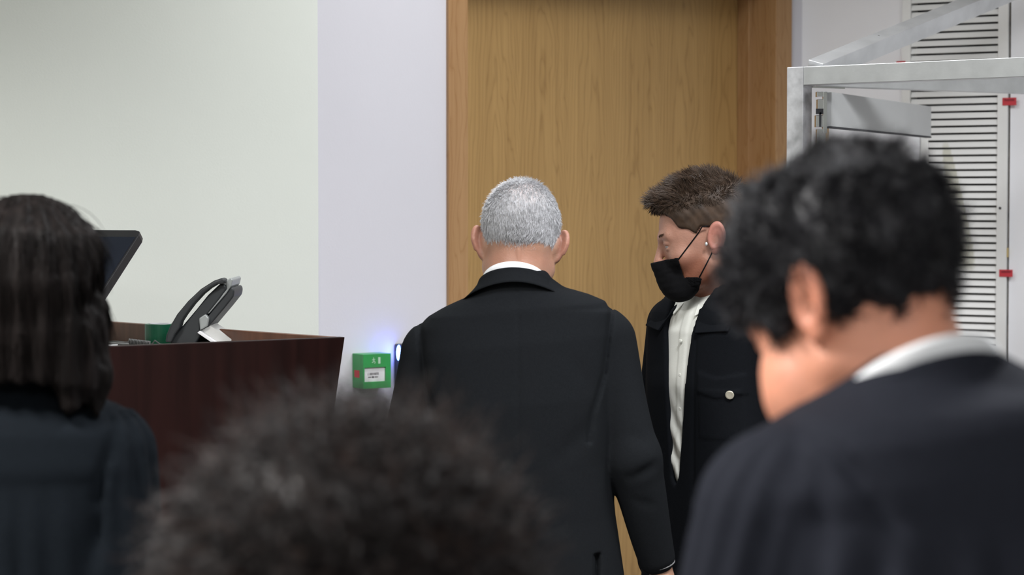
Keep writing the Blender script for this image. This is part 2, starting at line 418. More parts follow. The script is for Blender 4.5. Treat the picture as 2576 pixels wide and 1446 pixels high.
# ================================================================ ROOM
A34 = math.radians(34); A29 = math.radians(29)
WX = np.array([math.cos(A34), math.sin(A34), 0]); WN = np.array([math.sin(A34), -math.cos(A34), 0])   # door wall: along, towards room
Z0 = 5.95; WO = np.array([0, Z0, 0.]); UP = np.array([0, 0, 1.])
def wt(px, off=0):     # distance along the door wall seen at column px
    u = (px-1288)/FPX; base = WO+WN*off      # points base + WX t ; X/Y=u
    return (u*base[1]-base[0])/(WX[0]-u*WX[1])
KX = .881; K = np.array([KX, Z0+KX*math.tan(A34), 0.])
LX = np.array([math.cos(A29), -math.sin(A29), 0]); LN = np.array([-math.sin(A29), -math.cos(A29), 0])
def lt(px, off=0):
    u = (px-1288)/FPX; base = K+LN*off
    return (u*base[1]-base[0])/(LX[0]-u*LX[1])
FW = (WO, WX, WN, UP)     # frame: x along, y towards the room, z up
FL = (K, LX, LN, UP)
t800 = wt(801, .008); tA = wt(1129, .012); tB = wt(1178, .012); tC = wt(1950, .012); tD = wt(1990, .012); tK = KX/math.cos(A34)
DEP = .155; TOPZ = 2.345
tLend = -5.2; tRend = 4.6
m1 = MB().fbox(FW, (tLend, -.12, 0), (t800, .008, CEIL)); struct(m1.build('wall_left', M['wall_white']))
m1 = MB().fbox(FW, (t800-.01, -.2, 0), (tA+.02, 0, CEIL)).fbox(FW, (tD-.02, -.2, 0), (tK, 0, CEIL)).fbox(FW, (tA, -.2, TOPZ+.05), (tD, 0, CEIL)).fbox(FW, (tA-.1, -.26, 0), (tD+.05, -.21, CEIL))
struct(m1.build('wall_back', M['wall_lilac']))
# louvre opening in the right wall
l1, l2 = lt(2267), lt(2538)
LOUB = .45; LOUT = 2.62
m1 = MB().fbox(FL, (0, -.2, 0), (l1, 0, CEIL)).fbox(FL, (l2, -.2, 0), (tRend, 0, CEIL)).fbox(FL, (l1, -.2, 0), (l2, 0, LOUB)).fbox(FL, (l1, -.2, LOUT), (l2, 0, CEIL))
struct(m1.build('wall_right', M['wall_right']))
PL = WO+WX*tLend; PR = K+LX*tRend
FY = -3.0
poly = [(PL[0], PL[1]), (K[0], K[1]), (PR[0], PR[1]), (PR[0], FY), (PL[0], FY)]
polyf = [(PL[0]-.2, PL[1]+.3), (K[0], K[1]+.45), (PR[0]+.2, PR[1]+.3), (PR[0]+.2, FY), (PL[0]-.2, FY)]
struct(MB().prism([(x, y, -.1) for x, y in polyf[::-1]], (0, 0, .1)).build('floor', M['floor'], org=(0, 2, -.1)))
struct(MB().prism([(x, y, CEIL) for x, y in poly[::-1]], (0, 0, .1)).build('ceiling', M['ceiling'], org=(0, 2, CEIL)))
struct(MB().fbox(((0, 0, 0), (1, 0, 0), (0, 1, 0), (0, 0, 1)), (PL[0]-.1, FY-.1, 0), (PR[0]+.1, FY, CEIL)).build('wall_front', M['wall_white']))
struct(MB().fbox(((0, 0, 0), (1, 0, 0), (0, 1, 0), (0, 0, 1)), (PL[0]-.1, FY, 0), (PL[0], PL[1], CEIL)).build('wall_far_left', M['wall_white']))
struct(MB().fbox(((0, 0, 0), (1, 0, 0), (0, 1, 0), (0, 0, 1)), (PR[0], FY, 0), (PR[0]+.1, PR[1], CEIL)).build('wall_far_right', M['wall_white']))

# ---- door with its deep oak frame
dr = struct(bpy.data.objects.new('door_1', None)); COL.objects.link(dr); dbase = WO+WX*((tA+tD)/2)-WN*.0; dr.location = dbase; dr.rotation_euler = (0, 0, A34)
def dpart(name, mb, m, bevel=.002):   # geometry in door-local metres
    me = bpy.data.meshes.new(name); me.from_pydata(mb.V, [], mb.F); me.update(); me.materials.append(m)
    o = bpy.data.objects.new(name, me); COL.objects.link(o); o.parent = dr
    if bevel: md = o.modifiers.new('bevel', 'BEVEL'); md.width = bevel; md.segments = 2
    return o
I3 = ((0, 0, 0), (1, 0, 0), (0, 1, 0), (0, 0, 1)); c0 = (tA+tD)/2
a_, b_, c_, d_ = tA-c0, tB-c0, tC-c0, tD-c0
dpart('door_leaf', MB().fbox(I3, (b_-.01, DEP, .008), (c_+.01, DEP+.045, TOPZ+.052)), M['oak_leaf'], 0)
dpart('casing', MB().fbox(I3, (a_, -.012, 0), (b_, .01, TOPZ+.055)), M['oak_frame'])
dpart('casing', MB().fbox(I3, (c_, -.012, 0), (d_, .01, TOPZ+.055)), M['oak_frame'])
dpart('casing', MB().fbox(I3, (a_, -.012, TOPZ+.055), (d_, .01, TOPZ+.11)), M['oak_frame'])
dpart('jamb_lining', MB().fbox(I3, (b_-.028, .008, 0), (b_-.001, DEP+.05, TOPZ+.05)), M['oak_frame'], 0)
dpart('jamb_lining', MB().fbox(I3, (c_+.001, .008, 0), (c_+.028, DEP+.05, TOPZ+.05)), M['oak_frame'], 0)
dpart('jamb_lining', MB().fbox(I3, (b_-.028, .008, TOPZ+.05), (c_+.028, DEP+.05, TOPZ+.075)), M['oak_frame'], 0)
dpart('door_stop', MB().fbox(I3, (c_-.012, DEP-.055, 0), (c_+.003, DEP-.001, TOPZ+.05)).fbox(I3, (b_-.003, DEP-.055, 0), (b_+.006, DEP-.001, TOPZ+.05)).fbox(I3, (b_, DEP-.055, TOPZ+.03), (c_, DEP-.001, TOPZ+.055)), M['oak_frame'])
dh = MB().lathe((b_+.085, DEP, 1.02), [(.026, 0), (.026, -.008), (.010, -.012), (.010, -.05)], 20, (0, 1, 0)).tube([(b_+.085, DEP-.05, 1.02), (b_+.12, DEP-.053, 1.02), (b_+.20, DEP-.05, 1.018)], .0095, 10)
dpart('door_handle', dh, M['steel'], 0)
# small white scuff on the casing is part of the paintwork: a chip of plaster
# ---- ceiling lamps
for i, (x, y, e, sprd, wh) in enumerate(LAMPS):
    t = thing('ceiling_light', 'square ceiling panel light '+wh, 'light', (x, y, CEIL-.02), 'square ceiling panel lights')
    f = MB()
    for a, bb in (((-.31, -.31), (.31, -.29)), ((-.31, .29), (.31, .31)), ((-.31, -.29), (-.29, .29)), ((.29, -.29), (.31, .29))):
        f.fbox(((x, y, CEIL-.02), (1, 0, 0), (0, 1, 0), (0, 0, 1)), (a[0], a[1], 0), (bb[0], bb[1], .02))
    f.build('frame', M['alu'], t)
    MB().fbox(((x, y, CEIL-.012), (1, 0, 0), (0, 1, 0), (0, 0, 1)), (-.29, -.29, 0), (.29, .29, .01)).build('diffuser', M['lamp'], t)

# ---- louvred vent panel
lv = thing('louvered_panel', 'tall white louvered vent panel with narrow horizontal slats in the right wall', 'vent', tuple(K+LX*((l1+l2)/2)+UP*LOUB))
g1, g2 = lt(2290), lt(2509)
def lpart(name, a, b, m, par=lv, bev=.001): return MB().fbox(FL, a, b).build(name, m, par, bevel=bev)
lpart('frame', (l1+.002, -.05, LOUB), (g1, .012, LOUT), M['lou'])
lpart('frame', (g2, -.05, LOUB), (l2-.004, .012, LOUT), M['lou'])
lpart('frame', (g1, -.05, LOUB), (g2, .012, LOUB+.05), M['lou'])
lpart('frame', (g1, -.05, LOUT-.05), (g2, .012, LOUT), M['lou'])
lpart('duct_backing', (l1, -.12, LOUB), (l2, -.10, LOUT), M['louver_gap'], bev=0)
sm = MB(); z = LOUB+.055; PZ = .0213
while z < LOUT-.07:
    O, X, Y, Z = FL
    pr = [O+X*(g1-.002)+Y*(-.004)+UP*(z+.0162), O+X*(g1-.002)+Y*(-.001)+UP*(z+.0162), O+X*(g1-.002)+Y*.008+UP*(z+.001), O+X*(g1-.002)+Y*.0075+UP*z, O+X*(g1-.002)+Y*.005+UP*z]
    sm.prism(pr, X*(g2-g1+.004)); z += PZ
lous = bpy.data.materials.new('louver_slat_paint'); lous.use_nodes = True; nt = lous.node_tree; bs = nt.nodes['Principled BSDF']; bs.inputs['Roughness'].default_value = .45
slat = sm.build('slats', lous, lv)
# tapered beige patch on the slats (object space, its own shape)
tc = nt.nodes.new('ShaderNodeTexCoord'); sb = nt.nodes.new('ShaderNodeVectorMath'); sb.operation = 'SUBTRACT'
def lpt(px, py):
    t = lt(px); p = K+LX*t; zz = CAMZ+(515-py)/FPX*p[1]; return p+UP*zz-np.array(ORG[lv.name])
pc = lpt(2405, 520); sb.inputs[1].default_value = tuple(pc); nt.links.new(tc.outputs['Object'], sb.inputs[0])
dtx = nt.nodes.new('ShaderNodeVectorMath'); dtx.operation = 'DOT_PRODUCT'; dtx.inputs[1].default_value = tuple(LX); nt.links.new(sb.outputs[0], dtx.inputs[0])
sz = nt.nodes.new('ShaderNodeSeparateXYZ'); nt.links.new(sb.outputs[0], sz.inputs[0])
def mth(op, a, b=None):
    n = nt.nodes.new('ShaderNodeMath'); n.operation = op; n.use_clamp = False
    for i, v in enumerate((a, b)):
        if v is None: continue
        if isinstance(v, (int, float)): n.inputs[i].default_value = v
        else: nt.links.new(v, n.inputs[i])
    return n.outputs[0]
ax_ = mth('ADD', dtx.outputs['Value'], mth('MULTIPLY', sz.outputs[2], .18))       # leans right going down
hw = mth('SUBTRACT', .026, mth('MULTIPLY', sz.outputs[2], .06))
e1 = mth('POWER', mth('DIVIDE', ax_, hw), 4.0); e2 = mth('POWER', mth('DIVIDE', sz.outputs[2], .19), 4.0)
ms = nt.nodes.new('ShaderNodeMapRange'); ms.inputs[1].default_value = 1.15; ms.inputs[2].default_value = .6; nt.links.new(mth('ADD', e1, e2), ms.inputs[0])
mxs = nt.nodes.new('ShaderNodeMix'); mxs.data_type = 'RGBA'; mxs.inputs[6].default_value = (.82, .82, .81, 1); mxs.inputs[7].default_value = (.58, .57, .47, 1)
nt.links.new(mth('MULTIPLY', ms.outputs[0], .8), mxs.inputs[0]); nt.links.new(mxs.outputs[2], bs.inputs['Base Color'])
MB().lathe(K+LX*lt(2518)+UP*(CAMZ-(523-515)/FPX*6.24)+LN*.012, [(.0035, 0), (.0035, .003), (.001, .0035)], 12, LN).build('screw', M['ink'], lv, smooth=True)
# seam strip beside it, rough plaster line
gp = struct(MB().fbox(FL, (l2-.0025, -.03, LOUB), (l2+.0005, .001, CEIL-.01)).build('trim_1', mat('rough_dark_seam', (.11, .095, .08), .9, noise=.7, nscale=45)))
yl = MB().fbox(FL, (lt(2534), .0005, CAMZ-.152), (lt(2538), .008, CAMZ-.125)); tag(yl.build('foam_plug', mat('yellow_foam', (.55, .42, .18), .8)), 'small yellow foam lump in the dark seam above the lower red sticker', 'foam')
def sticker(px, py, wpx, hpx, label, marks=True):
    t = lt(px, .013); p = K+LX*t+LN*.0135; zc = CAMZ+(515-py)/FPX*p[1]; s = p[1]/FPX
    w2 = wpx*s/2/math.cos(A29)*.93; h2 = hpx*s/2
    fr = (p+UP*zc, LX, LN, UP)
    r = thing('red_sticker', label, 'sticker', tuple(p+UP*zc), 'red tape stickers on the louver frame')
    MB().fbox(fr, (-w2, -.002, -h2), (w2, .0006, h2)).build('sticker_sheet', M['red'], r)
    if marks:
        mk = MB(); x = -w2*.7; rr = random.Random(px)
        while x < w2*.7:
            d = rr.uniform(.0012, .003); mk.fbox(fr, (x, .0005, h2*.25), (x+d, .001, h2*.25+h2*rr.uniform(.25, .45))); x += d+.0008
        mk.fbox(fr, (-w2*.7, .0005, h2*.12), (w2*.7, .0009, h2*.18)).build('faint_print', M['redink'], r)
sticker(2536, 256, 33, 19, 'red sticker on the louver panel edge just below the metal beam')
sticker(2531, 687, 32, 18, 'red sticker on the louver panel edge, the lower one under the yellow lump')
sticker(2263, 162, 22, 14, 'red sticker half hidden behind the metal beam, left of the louver slats', False)

# ---- green emergency door release on the wall
def wpt(px, py, off=0):
    t = wt(px, off); p = WO+WX*t+WN*off; return p+UP*(CAMZ+(515-py)/FPX*p[1]), t
BD = .058
pf, tf = wpt(947.5, 934, BD); zc = pf[2]; HB = .0455
tl_, tr_ = wt(913, BD), wt(983, BD); BW = (tr_-tl_)/2; tm = (tl_+tr_)/2
fr = (WO+WX*tm+UP*zc, WX, WN, UP)
gb = thing('break_glass_box', 'green emergency door release box with white glass plate on the wall', 'call point', tuple(WO+WX*tm+UP*(zc-HB)))
MB().fbox(fr, (-BW, 0, -HB), (BW, BD-.012, HB)).build('housing', M['green'], gb, bevel=.0015)
fm = MB(); wi0, wi1, zi0, zi1 = -BW*.90, BW*.62, -HB*.60, HB*.22
fm.fbox(fr, (-BW, BD-.012, zi1), (BW, BD, HB)).fbox(fr, (-BW, BD-.012, -HB), (BW, BD, zi0)).fbox(fr, (-BW, BD-.012, zi0), (wi0, BD, zi1)).fbox(fr, (wi1, BD-.012, zi0), (BW, BD, zi1))
fm.build('front_bezel', M['green'], gb, bevel=.0006)
MB().fbox(fr, (wi0, BD-.011, zi0), (wi1, BD-.005, zi1)).build('glass_plate', M['paper'], gb)
tx = MB(); yy = BD-.0045; rr = random.Random(3)
x = wi0+.012
while x < wi0+.044:
    d = rr.uniform(.0014, .0026)
    if rr.random() > .15:
        for zz in (zi1-.0165, zi1-.0198): tx.fbox(fr, (x, yy-.002, zz), (x+d, yy, zz+rr.uniform(.0012, .0024)))
    x += d+.0008
zz = zi1-.0255
tx.fbox(fr, (wi0+.013, yy-.002, zz-.0009), (wi0+.024, yy, zz+.0009)).fbox(fr, (wi0+.032, yy-.002, zz-.0009), (wi0+.043, yy, zz+.0009))
tx.lathe(fr[0]+WX*(wi0+.028)+WN*(yy-.002)+UP*zz, [(.0026, 0), (.0026, .002)], 12, WN)
tx.build('plate_print', M['ink'], gb)
sy = MB(); yy = BD+.0004; ox, oz = -.004, HB*.62
pm = mat('pale_green_print', (.45, .66, .5), .6)
sy.fbox(fr, (ox+.007, BD-.001, oz-.0085), (ox+.0135, yy, oz+.0085))
for a, bb, r in (((-.008, .008), (-.007, .0075), .0018), ((-.007, .006), (-.006, -.001), .0017), ((-.006, -.001), (-.002, -.004), .0012), ((-.002, -.004), (-.004, -.008), .001), ((-.006, -.001), (-.010, -.005), .0012), ((-.010, -.005), (-.012, -.004), .001), ((-.007, .004), (-.002, .003), .001), ((-.007, .004), (-.0115, .0015), .001)):
    A = fr[0]+WX*(ox+a[0])+UP*(oz+a[1])+WN*BD; B = fr[0]+WX*(ox+bb[0])+UP*(oz+bb[1])+WN*BD; sy.beam(A, B, r*1.5, .0008, up=tuple(WN))
sy.build('exit_symbol', pm, gb)
MB().fbox(fr, (-BW-.0008, .012, -.017), (-BW+.001, .038, .002)).build('red_label', M['red'], gb)
# ---- card reader with blue led
rx = wt(996, .0); RD = .045; zr = CAMZ-(920-515)/FPX*5.72
fr2 = (WO+WX*(rx+.03)+UP*zr, WX, WN, UP)
rd = thing('card_reader', 'dark wall card reader with glowing blue light right of the green box', 'card reader', tuple(WO+WX*(rx+.03)+UP*(zr-.056)))
MB().fbox(fr2, (-.038, 0, -.056), (.042, RD, .058)).build('reader_body', M['black'], rd, bevel=.006, seg=3)
V, F = surf(lambda P: smax(ell(P, (0, 0, .004), (.0055, .010, .022)), -(P[:, 2]+.016), .003), (-.01, -.014, -.03), (.01, .014, .03), .0014)
Mx = np.stack([WX, WN, UP], 1); mesh('led_light', V@Mx.T+fr2[0]+WX*-.038+WN*(RD*.62)+UP*.030, F, M['led'], rd, True)
MB().tube([fr2[0]+WX*-.0385+WN*(RD*.72)+UP*.018, fr2[0]+WX*-.0385+WN*(RD*.72)+UP*-.050], .0013, 8).build('light_strip', M['phone_l'], rd)
bl = bpy.data.lights.new('led_glow', 'POINT'); bl.energy = .07; bl.color = (.07, .10, 1); bl.shadow_soft_size = .008
blo = bpy.data.objects.new('led_glow', bl); COL.objects.link(blo); blo.location = tuple(fr2[0]+WX*-.052+WN*(RD*.8)+UP*.040)

# ================================================================ ALUMINIUM BOOTH
PZ_ = 5.2; TB = .0445
bc = np.array([(2005-1288)/FPX*PZ_+.004, PZ_, 0.]); zt = CAMZ+(515-171)/FPX*PZ_
F1 = nrm((math.cos(math.radians(37)), -math.sin(math.radians(37)), 0))     # front beam: comes nearer to the right
F2 = nrm((math.cos(math.radians(30)), math.sin(math.radians(30)), 0))      # back beam
F3 = nrm((-.035, -1, 0))
ab = thing('aluminium_booth_frame', 'bare aluminium tube frame of a booth beside the door with an open glass door', 'frame', tuple(bc))
N1 = np.array([F1[1], -F1[0], 0.])   # left-front normal
pf_ = (bc, F1, -np.array([N1[0], N1[1], 0]), UP)
MB().fbox((bc, F1, np.cross(UP, F1), UP), (-TB/2, -TB/2, 0), (TB/2, TB/2, zt)).build('post', M['alu_raw'], ab, bevel=.0015)
zb = zt-TB/2
b1 = bc+UP*zb
MB().beam(b1+F1*(TB/2+.0005), b1+F1*2.3, TB, TB).build('front_beam', M['alu'], ab, bevel=.0015)
FU = bc+F1*2.3
MB().fbox((FU, F1, np.cross(UP, F1), UP), (-TB/2, -TB/2, 0), (TB/2, TB/2, zb-TB/2)).build('post', M['alu_raw'], ab, bevel=.0015)
MB().beam(b1+F2*.035, b1+F2*1.0, TB, TB).build('back_beam', M['alu'], ab, bevel=.0015)
# brace rising from the post top back to the wall
r0 = b1+np.array([.040, .02, .016]); bd_ = nrm((.452, .45, .1875)); r1 = r0+bd_*1.25
vw = nrm((r0+bd_*.3)-np.array([0, 0, CAMZ])); w_ = -vw; w_ = nrm(w_-bd_*np.dot(w_, bd_)); su = np.cross(bd_, w_); su = su if su[2] > 0 else -su
n1 = w_*math.cos(math.radians(58))+su*math.sin(math.radians(58))
MB().beam(r0, r1, TB, TB, up=tuple(n1)).build('diagonal_brace', M['alu'], ab, bevel=.0015)
MB().lathe(r0+bd_*.27+n1*TB/2, [(.003, 0), (.003, .0015), (.001, .0025)], 10, n1).build('screw', M['steel'], ab)
# open glass door
hx = np.array([(2079-1288)/FPX*PZ_, PZ_, 0.]); DD = nrm((math.sin(math.radians(27)), math.cos(math.radians(27)), 0)); DN = np.array([DD[1], -DD[0], 0.])
ln = .852; zr1 = CAMZ+.272; zr0 = CAMZ+.189
fd = (hx, DD, DN, UP)
gd = MB().fbox(fd, (0, -.005, .04), (ln, .005, zr0+.01)).build('glass_door', M['glass'], ab)
MB().fbox(fd, (-.002, -.012, zr0), (ln+.003, .012, zr1)).build('door_rail', M['alu_grey'], gd, bevel=.001)
MB().fbox(fd, (-.002, -.012, .03), (ln+.003, .012, .13)).build('door_rail', M['alu_grey'], gd, bevel=.001)
MB().fbox(fd, (-.003, -.0125, zr0-.004), (ln+.004, .0125, zr0)).build('rubber_seal', M['ink'], gd)
hb = hx-DD*.012-np.array([.012, 0, 0])
hm = MB()
for k, (a, b2, dx) in enumerate(((-.012, .0, 0), (-.05, -.018, .002), (-.085, -.056, -.002), (-.135, -.09, .001))):
    hm.fbox((hb+UP*zr1, (1, 0, 0), (0, 1, 0), UP), (-.011+dx, -.012, a), (.010+dx, .012, b2))
hm.fbox((hb+UP*zr1, (1, 0, 0), (0, 1, 0), UP), (.004, -.014, -.10), (.014, .0, .0))
hm.tube([hb+UP*(zr1-.135), hb+UP*(zr1-.30)], .009, 12)
hm.build('hinge_bracket', M['steel'], gd, bevel=.0012)
MB().fbox((hb+UP*zr1, (1, 0, 0), (0, 1, 0), UP), (-.013, -.015, -.054), (.004, -.010, -.041)).fbox((hb+UP*zr1, (1, 0, 0), (0, 1, 0), UP), (-.005, -.015, -.085), (.0, -.010, -.05)).build('hinge_bolt', M['ink'], gd)
MB().fbox((b1-UP*(TB/2), F2, np.cross(UP, F2), UP), (.03, -.012, -.004), (.13, .012, 0)).build('top_pivot_plate', M['steel'], ab)

# ================================================================ DESK and what is on it
zC = 4.55; RIM = CAMZ-(848-515)/FPX*zC; WT = RIM-.046
C0 = np.array([(867-1288)/FPX*zC, zC, 0.])
DXl = -WX; DS = nrm((-math.sin(math.radians(44.5)), math.cos(math.radians(44.5)), 0)); DSN = np.array([-DS[1], DS[0], 0])*-1
dk = thing('court_desk', 'tall dark mahogany desk with flared front panel, left of the green box', 'desk', tuple(C0-WX*.8))
FLEN = 2.1
q = .276*RIM*.62
P_ = [C0+UP*RIM, C0+DXl*FLEN+UP*RIM, C0+DXl*FLEN, C0+DXl*(q)*1.0]
MB().prism(P_, -WN*.022).build('front_panel', M['mahogany'], dk, bevel=.0015)
SL = .90
inner = C0-WN*.022
sp_ = [inner+UP*RIM, inner+DS*SL+UP*RIM, inner+DS*(SL)+UP*.0, inner+DXl*q+DS*.0]
SN = np.cross(DS, UP); SN = SN/np.linalg.norm(SN)
MB().prism([C0+DXl*.004-WN*.024+UP*RIM, C0+DXl*.004-WN*.024+DS*SL+UP*RIM, C0-WN*.024+DS*SL+DXl*.05, C0+DXl*(q+.012)-WN*.024], DXl*.02).build('side_panel', M['mahog_in'], dk, bevel=.0015)
T0 = C0+DXl*.12-WN*.023
MB().prism([T0+UP*(WT-.03), T0+DXl*(FLEN-.12)+UP*(WT-.03), T0+DXl*(FLEN-.12)+DS*(SL-.02)+UP*(WT-.03), C0-WN*.03+DS*(SL-.02)+DXl*.05+UP*(WT-.03), C0-WN*.03+DS*.1+DXl*.09+UP*(WT-.03)], (0, 0, .03)).build('worktop', mat('pale_worktop', (.42, .40, .37), .3, noise=.05), dk)
# paper sheets
def onwt(px, Z, dz=0): return np.array([(px-1288)/FPX*Z, Z, WT+dz])
pp_ = onwt(225, 4.80); MB().prism([pp_+np.array(v) for v in ((-.03, -.10, .0005), (.07, -.06, .0005), (.04, .12, .0005), (-.03, .10, .0005))], (0, 0, .006)).build('paper_sheets', M['paper']).__setitem__('label', 'stack of white papers on the desk beside the monitor foot'); bpy.data.objects['paper_sheets']['category'] = 'papers'
# green tape roll
tp = onwt(401, 4.93); HT = .053
tr = thing('tape_roll', 'dark green roll of tape standing on the desk behind the phone', 'tape roll', tuple(tp))
R0 = .0345
MB().lathe(tp, [(R0*.72, 0), (R0, 0), (R0, HT), (R0*.72, HT), (R0*.72, 0.0005)], 40).build('tape', M['green_tape'], tr, smooth=False)
MB().lathe(tp, [(R0*.66, .001), (R0*.72, .001), (R0*.72, HT+.0015), (R0*.66, HT+.0015), (R0*.66, .0015)], 40).build('cardboard_core', M['paper'], tr)
# phone
ZP = 4.80; sc = ZP/FPX/2.781
ph = thing('desk_phone', 'dark office telephone tilted on its stand on the desk', 'phone', tuple(onwt(500, ZP)))
def cp(x, y, dz=0):   # crop coords of the desk close-up
    return W(180+x/2.781, 540+y/2.781, ZP+dz)
def extr(pts, y0, y1): 
    mb = MB(); mb.prism([cp(x, y)+np.array([0, y0, 0]) for x, y in pts], (0.0, y1-y0, 0)); return mb
hs_out = [(672, 885), (680, 835), (705, 775), (755, 690), (830, 600), (920, 515), (1010, 458), (1068, 438), (1092, 452)]
hs_in = [(1085, 480), (1035, 482), (985, 512), (935, 552), (870, 622), (815, 695), (785, 742), (772, 785), (740, 830), (712, 888)]
extr(hs_out+hs_in, -.035, .01).build('handset', M['phone'], ph, bevel=.004, seg=3)
extr([(690, 880), (770, 790), (880, 660), (960, 560), (1045, 480), (1082, 490), (1090, 520), (1040, 590), (960, 690), (905, 760), (905, 850), (870, 905), (700, 905)], -.012, .13).build('phone_body', M['phone'], ph, bevel=.004, seg=3)
extr([(1083, 462), (1118, 440), (1132, 455), (1122, 495), (1085, 550), (965, 690), (948, 692), (1088, 522)], -.010, .14).build('silver_trim', M['phone_l'], ph, bevel=.002)
extr([(1105, 512), (1128, 506), (1141, 528), (1136, 572), (1070, 655), (962, 782), (915, 800), (905, 760), (960, 700)], -.004, .15).build('screen_housing', M['phone'], ph, bevel=.004, seg=3)
extr([(897, 722), (945, 690), (968, 720), (958, 775), (905, 806)], -.016, .0).build('hinge_cap', M['phone_l'], ph, bevel=.003)
extr([(888, 822), (905, 808), (1045, 905), (1020, 912)], -.02, .11).build('phone_stand', M['paper'], ph, bevel=.001)
mb = extr([(908, 808), (968, 776), (1150, 890), (1045, 905)], .0, .11); mb.build('stand_plate', mat('pale_grey_plastic', (.55, .55, .53), .5), ph)
mb = MB().fbox((cp(800, 900)*np.array([1, 1, 0])+UP*WT, (1, 0, 0), (0, 1, 0), UP), (-.035, -.03, 0), (.12, .13, .016)); mb.build('phone_base', M['phone'], ph, bevel=.003)
# coiled cord
pts = []
for i in range(241):
    t = i/240; c = onwt(323+55*t, 4.93-.09*t, .012); a = t*2*math.pi*15
    pts.append(c+np.array([0, math.cos(a)*.006, math.sin(a)*.006]))
st = [onwt(262, 5.0, .008), onwt(290, 4.97, .010), onwt(315, 4.94, .010)]
en = [onwt(382, 4.83, .014), onwt(388, 4.82, .022), onwt(400, 4.82, .014), onwt(425, 4.80, .012)]
MB().tube(st+pts+en, .0017, 6).build('coiled_cord', mat('grey_cord', (.16, .16, .16), .5), ph, smooth=True)
# flat cable
tag(MB().tube([onwt(262, 5.02, .004), onwt(285, 5.0, .003), onwt(320, 4.98, .003), onwt(345, 4.96, .003)], .003, 8).build('grey_cable', mat('cable_grey', (.3, .3, .3), .5), smooth=True), 'short grey cable lying on the desk left of the coiled phone cord', 'cable')
# monitor
Tm = W(357, 578, 4.62); vv = nrm((.104, .24, .220)); Hh = nrm((.24, -.104, 0)); nn = np.cross(Hh, vv)
mo_o = Tm-vv*.36; mb_ = Tm-vv*.18-Hh*.25
mn = thing('monitor', 'dark tilted computer monitor behind the long-haired woman', 'monitor', tuple(onwt(180, 4.72)))
MW = .52; MH = .36
fm_ = (Tm, -Hh, -nn, vv)    # x left, y back, z up the screen
body = MB().prism([Tm+vv*a-Hh*b2 for a, b2 in ((-MH, .0), (-.016, 0), (-.004, .004), (0, .016), (0, MW), (-MH, MW))], -nn*.022)
body.build('monitor_body', M['black'], mn, bevel=.002)
MB().prism([Tm+vv*a-Hh*b2+nn*.0006 for a, b2 in ((-MH+.012, .004), (-.024, .004), (-.024, MW-.004), (-MH+.012, MW-.004))], -nn*.0012).build('screen', M['screen'], mn)
ctr = Tm-vv*.2-Hh*MW/2-nn*.025
ft = np.array([ctr[0]+.02, ctr[1]+.02, WT])
MB().beam(ctr, ft+UP*.01, .06, .02, up=(1, 0, 0)).build('stand_arm', M['black'], mn)
MB().fbox((ft, (1, 0, 0), (0, 1, 0), UP), (-.10, -.09, 0), (.10, .09, .012)).build('stand_foot', M['black'], mn, bevel=.003)

# ================================================================ PEOPLE
def skin_body(par, hd, neck, base_col, core, hands, hres=.003, jaw=1.0, earout=.5, tintf=None, m=None, eyebrow=None, lo=(.10, .115, .13), cores=True):
    nk = neck
    def f(P):
        Lc = hd.loc(P); d = head_sdf(Lc, jaw, True, earout)
        if hd.cheek:
            A = Lc.copy(); A[:, 0] = np.abs(A[:, 0]); d = smin(d, ell(A, (.048, .045, -.050), (.034*hd.cheek, .045, .046)), .02)
        d = d*hd.sc
        for a, b2, r1, r2, k in nk: d = smin(d, cone(P, a, b2, r1, r2), k)
        return d
    pts = [hd.O-.15*np.ones(3), hd.O+.15*np.ones(3)]
    for a, b2, r1, r2, k in nk: pts += [np.array(a)-r1, np.array(a)+r1, np.array(b2)-r2, np.array(b2)+r2]
    L = np.array(pts); V, F = surf(f, L.min(0)-.01, L.max(0)+.01, hres)
    parts = [(V, F)]
    if cores:
        def g(P):
            d = None
            for a, b2, r1, r2 in core:
                c = cone(P, a, b2, r1, r2); d = c if d is None else smin(d, c, .04)
            return d
        L = []
        for a, b2, r1, r2 in core: L += [np.array(a)-r1, np.array(a)+r1, np.array(b2)-r2, np.array(b2)+r2]
        L = np.array(L); parts.append(surf(g, L.min(0)-.03, L.max(0)+.03, .014))
    for h in hands: parts.append(hand(*h))
    V, F = join(*parts)
    T = np.ones((len(V), 3))*np.array(base_col)
    if tintf is not None: T = tintf(V, hd.loc(V), T)
    # lips and brow colour of the skin itself
    Lc = hd.loc(V); lip = np.exp(-((Lc[:, 0]/.022)**2+((Lc[:, 2]+.055)/.009)**2+((Lc[:, 1]-.095)/.014)**2)); T = T*(1-lip[:, None]*np.array([.05, .4, .35]))
    body = mesh('body', V, F, m or M['skin_grey'], par, True, tint=T)
    return body
def eyes(par, hd, iris=(.08, .12, .14), down=.35):
    for s in (-1, 1):
        c = hd.wld((s*.031, .0775, .008)); r = .0118
        mb = MB(); mb.lathe(c, [(r*math.sin(t), -r*math.cos(t)) for t in np.linspace(.05, math.pi-.05, 14)], 20, tuple(hd.F)); 
        e = mb.build('eye', M['eye'], par, smooth=True)
        ax = nrm(hd.F*math.cos(down)-hd.U*math.sin(down))
        MB().lathe(c, [(.0056, r*.885), (.005, r*.93), (.001, r*1.01)], 16, tuple(ax)).build('iris', mat('iris', iris, .15), e, smooth=True)
